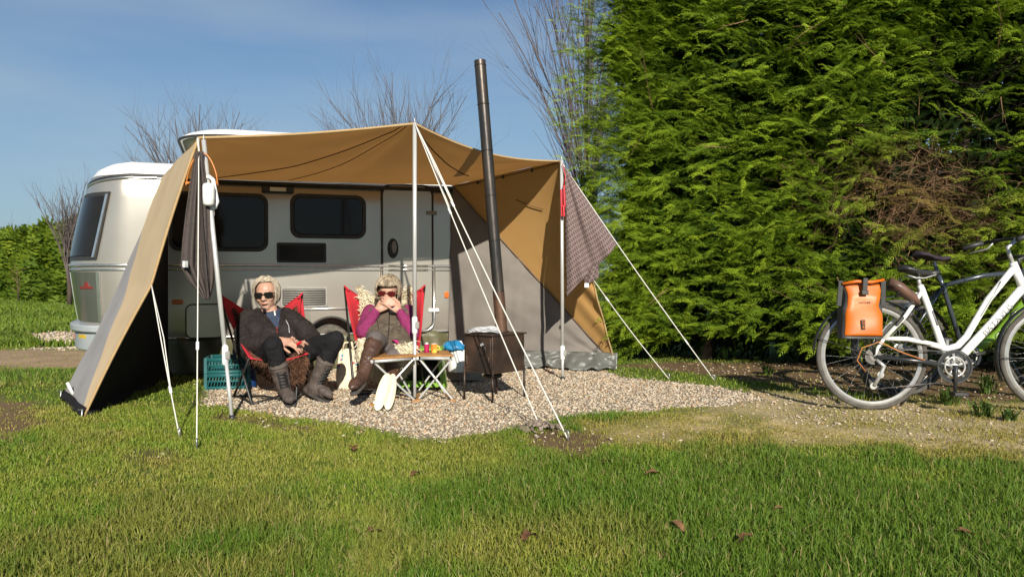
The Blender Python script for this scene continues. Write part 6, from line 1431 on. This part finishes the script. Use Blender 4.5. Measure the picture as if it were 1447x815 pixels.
# shirt opening, lapels, hood, zip and seams laid on the jacket
dr = draper(jk)
draped_patch(dr, [(370, 435), (377, 446), (385, 456), (391, 464)], [(397, 436), (396, 446), (394, 456), (393, 464)], 8, 12, 'shirt', M['jeansblue'], man, .005)
draped_line(dr, [(366, 436), (374, 446), (383, 456), (391, 466)], .013, 'lapel', M['jacket'], man, .004, taper=True); draped_line(dr, [(401, 436), (401, 446), (397, 457), (392, 468)], .013, 'lapel', M['jacket'], man, .004, taper=True)
draped_line(dr, [(396, 437), (392, 443), (388, 447)], .008, 'shirt_collar', M['jeansblue'], man, .008, taper=True)
draped_line(dr, [(388, 436), (388, 441), (389, 446)], .0065, 'undershirt', M['whiteplastic'], man, .007)
draped_line(dr, [(392, 468), (395, 480), (397, 490)], .004, 'zip', M['blackplastic'], man, .002)
draped_line(dr, [(404, 452), (408, 460), (409, 470)], .0035, 'pocket_zip', M['zip'], man, .002); draped_line(dr, [(391, 462), (392, 470)], .003, 'zip_pull', M['redlens'], man, .006)
for l in ([(362, 452), (376, 463), (388, 470)], [(344, 466), (352, 470), (361, 469)]): draped_line(dr, l, .0028, 'seam', M['blackplastic'], man, .0)
mb = MB()
for k in range(15): a_ = R(-25 + 230 * k / 14); mb.ell(neck + Vector((.112 * math.cos(a_) + .012, .045 + .055 * math.sin(a_), .012 + .020 * math.sin(k * 2.1))), .034, .034, .036)
hd = mb.build('hood', M['jacket'], man, remesh=.008, rsm=3)
for e, w in ((elR, wrR), (elL, wrL)): MB().torus(sf(e, w, .955), w - e, .037, .010, 22, 8).build('cuff', M['jacket'], man)
shell('trousers', M['darktrousers'], man, [(pel, hpR, .13, .108), (pel, hpL, .13, .108), (hpR, sf(hpR, knR, .5), .10, .080), (sf(hpR, knR, .5), knR, .080, .064), (knR, sf(knR, anR, .58), .064, .054), (hpL, sf(hpL, knL, .5), .10, .080), (sf(hpL, knL, .5), knL, .080, .062), (knL, sf(knL, anL, .58), .062, .054)], vox=.007, wr=.020, wsc=.045)
for (k, a, t) in ((knR, anR, toR), (knL, anL, toL)):
    b = leg_boot(man, M['boot'], sf(k, a, .46), a, t, s=1.0, rt=.062)
    top = sf(k, a, .48); fw_ = (t - a).normalized(); mb = MB()
    for j in range(6):
        p = sf(top, a, .18 + j * .14) + fw_ * (.058 - .002 * j); x = fw_.cross(Vector((0, 0, 1))).normalized(); mb.tube([p - x * .030 + Vector((0, 0, .012)), p + fw_ * .006, p + x * .030 - Vector((0, 0, .004))], .0042, 5); mb.tube([p + x * .030 + Vector((0, 0, .012)), p + fw_ * .008, p - x * .030 - Vector((0, 0, .004))], .0042, 5)
    mb.build('laces', M['blackplastic'], b); MB().torus(sf(k, a, .45), a - k, .058, .008, 26, 8).build('boot_collar', M['boot'], b)
# small red thing held in his fingers
hold = sf(tpR, tpL, .35) + Vector((.006, -.03, .018)); o = sharp(MB().lathe([(.007, -.02), (.009, -.018), (.009, .018), (.007, .02)], hold, (.8, -.2, .5), 12).build('lighter', M['redplastic'], base=hold)); tag(o, 'small red object held between the man\'s fingers', 'lighter')

# ---------- woman
wom = thing('person', 'woman with grey blonde bob, olive gilet and pink sleeves, hands raised to her mouth', 'person', (-.93, 5.6, 0))
H = P(549, 412, 5.80); neck = P(550, 439, 5.80); chest = P(550, 456, 5.74); belly = P(550, 472, 5.64); pel = P(549, 490, 5.56)
shR, shL = P(524, 440, 5.78), P(577, 440, 5.78); elR, elL = P(514, 468, 5.58), P(582, 471, 5.56); wrR, wrL = P(532, 438, 5.59), P(565, 440, 5.59); tpR, tpL = P(556, 425, 5.58), P(551, 428, 5.57)
hpR, hpL = P(536, 490, 5.52), P(564, 490, 5.52); knR, knL = P(530, 479, 5.18), P(556, 503, 5.28); anR = P(512, 531, 4.98); toR = P(503, 541, 4.88); anL = Vector((P(552, 550, 5.3).x, 5.32, .09)); toL = Vector((P(548, 556, 5.2).x, 5.20, .05))
body = MB(); fwd = Vector((.0, -1, -.22)); up = Vector((.03, -.2, 1)); q, R_ = headmesh(body, H, fwd, up, .95)
body.cap(H + Vector((0, .02, -.05)), neck + Vector((0, .02, 0)), .048, .052)
for a in ((neck + Vector((0, .03, -.04)), chest + Vector((0, .03, 0)), .05, .085), (chest + Vector((-.05, .03, 0)), belly + Vector((-.03, .03, 0)), .075, .085), (chest + Vector((.05, .03, 0)), belly + Vector((.03, .03, 0)), .075, .085), (belly + Vector((0, .03, 0)), pel + Vector((0, .02, 0)), .09, .10), (neck + Vector((0, .02, -.03)), shR, .04, .042), (neck + Vector((0, .02, -.03)), shL, .04, .042), (shR, elR, .040, .034), (elR, wrR, .037, .024), (shL, elL, .040, .034), (elL, wrL, .037, .024), (pel, hpR, .1, .09), (pel, hpL, .1, .09), (hpR, knR, .07, .045), (knR, anR, .038, .024), (hpL, knL, .07, .045), (knL, anL, .038, .024), (anR, anR.lerp(toR, .6), .022, .016), (anL, anL.lerp(toL, .6), .022, .016)): body.cap(*a)
hand(body, wrR, tpR, Vector((.25, .75, -.2)), thumb_side=1, curl=(.3, .35, .4, .5), bend=.5, s=.93); hand(body, wrL, tpL, Vector((-.3, .75, -.2)), thumb_side=-1, curl=(.3, .35, .4, .5), bend=.5, s=.93)
body.build('body', M['skin'], wom, remesh=.0058, rsm=2)
sunglasses(wom, q, R_, M['shadesr'], .029, .018)
def hw(rn):
    a = rn.uniform(-3.14, 3.14); pts = []; fr = abs(a) < .95
    e0 = rn.uniform(.9, 1.52)
    for j in range(7):
        t = j / 6; lim = .34 if fr else (-1.12 if abs(a) > 1.1 else -.7); e = e0 * (1 - t) + lim * t; g = 1.05 + .13 * math.sin(t * 2.6) + rn.uniform(-.03, .06); p = skull(a * (1 + .02 * math.sin(t * 5)), e, g); pts.append((p[0] * (1 + .05 * t) if not fr else p[0], p[1] + (.006 if fr else 0), p[2] - (0 if fr else .025 * t)))
    return pts
strands('hair', M['hairg'], wom, q, hw, 1000, 5, .0027); hairbase(M['hairg'], wom, q, -.70, .42)
gl = shell('gilet', M['gilet'], wom, [(chest + Vector((-.095, .0, .03)), belly + Vector((-.075, -.01, 0)), .098, .112), (chest + Vector((.095, .0, .03)), belly + Vector((.075, -.01, 0)), .098, .112), (chest + Vector((0, .0, .02)), pel + Vector((0, -.03, .04)), .115, .125), (belly + Vector((-.06, -.03, -.01)), pel + Vector((-.055, -.08, .02)), .105, .11), (belly + Vector((.06, -.03, -.01)), pel + Vector((.065, -.10, .03)), .105, .11), (pel + Vector((.08, -.06, .03)), sf(hpL, knL, .55) + Vector((.05, 0, .03)), .10, .082), (pel + Vector((-.10, -.02, .0)), sf(hpR, knR, .3) + Vector((-.07, 0, -.01)), .09, .07), (neck + Vector((-.04, .01, -.02)), sf(neck, shR, .9) + Vector((0, 0, -.012)), .058, .060), (neck + Vector((.04, .01, -.02)), sf(neck, shL, .9) + Vector((0, 0, -.012)), .058, .060), (neck + Vector((0, .0, -.03)), neck + Vector((0, .0, .012)), .075, .066)], vox=.008, wr=.026, wsc=.06)
dr = draper(gl)
draped_line(dr, [(550, 440), (550, 455), (549, 470), (548, 482)], .0045, 'zip', M['blackplastic'], wom, .001)
for l in ([(528, 438), (534, 455), (536, 472)], [(573, 438), (566, 455), (565, 472)], [(538, 456), (549, 459), (563, 456)], [(536, 466), (549, 469), (566, 466)], [(530, 478), (549, 478), (572, 480)]): draped_line(dr, l, .003, 'seam', M['seamolive'], wom, .0)
for nm, sh, el, wr in (('sleeve', shR, elR, wrR), ('sleeve', shL, elL, wrL)): shell(nm, M['pinkknit'], wom, [(sh + Vector((0, -.005, -.01)), el, .066, .058), (el, sf(el, wr, .93), .057, .036)], vox=.007, wr=.014, wsc=.035)
shell('trousers', M['greytrousers'], wom, [(pel + Vector((0, 0, -.02)), hpR, .12, .10), (pel + Vector((0, 0, -.02)), hpL, .12, .10), (hpR, knR, .095, .062), (knR, sf(knR, anR, .25), .058, .048), (hpL, knL, .092, .060), (knL, sf(knL, anL, .4), .056, .048)], vox=.008, wr=.016, wsc=.06)
mb = MB(); g_ = [P(549, 476, 5.02), P(560, 476, 5.02), P(592, 502, 5.06), P(577, 507, 5.06), P(560, 492, 5.02)]
mb.grid(lambda u, v: P(554 + 7 * v + (572 - 554) * u + 8 * u * v, 480 + (500 - 480) * u + 3 * v * u, 5.33 - .02 * math.sin(3.14 * v) + .03 * u), 14, 8); mb.build('lining', M['pinklining'], wom, solid=.006)
leg_boot(wom, M['leather'], sf(knR, anR, .16), anR, toR + Vector((-.015, -.05, -.02)), s=.88, sole=True, rt=.070); leg_boot(wom, M['leather'], sf(knL, anL, .3), anL, toL, s=.88, rt=.070)
cupc = sf(tpR, tpL, .5) + Vector((0, .012, -.052)); t = thing('cup', 'small dark cup held at the woman\'s mouth', 'cup', cupc)
sharp(MB().lathe([(.018, -.03), (.024, -.02), (.026, .03), (.023, .03), (.016, -.015)], cupc, (0, -.3, 1), 20).build('body', M['blackplastic'], t)); sharp(MB().torus(cupc + Vector((0, -.009, .03)), (0, -.3, 1), .029, .002, 20, 6).build('rim', M['redplastic'], t))
MB().ell(wrR.lerp(tpR, .6) + Vector((.02, -.022, .0)), .006, .004, .005).build('ring', M['redplastic'], wom)
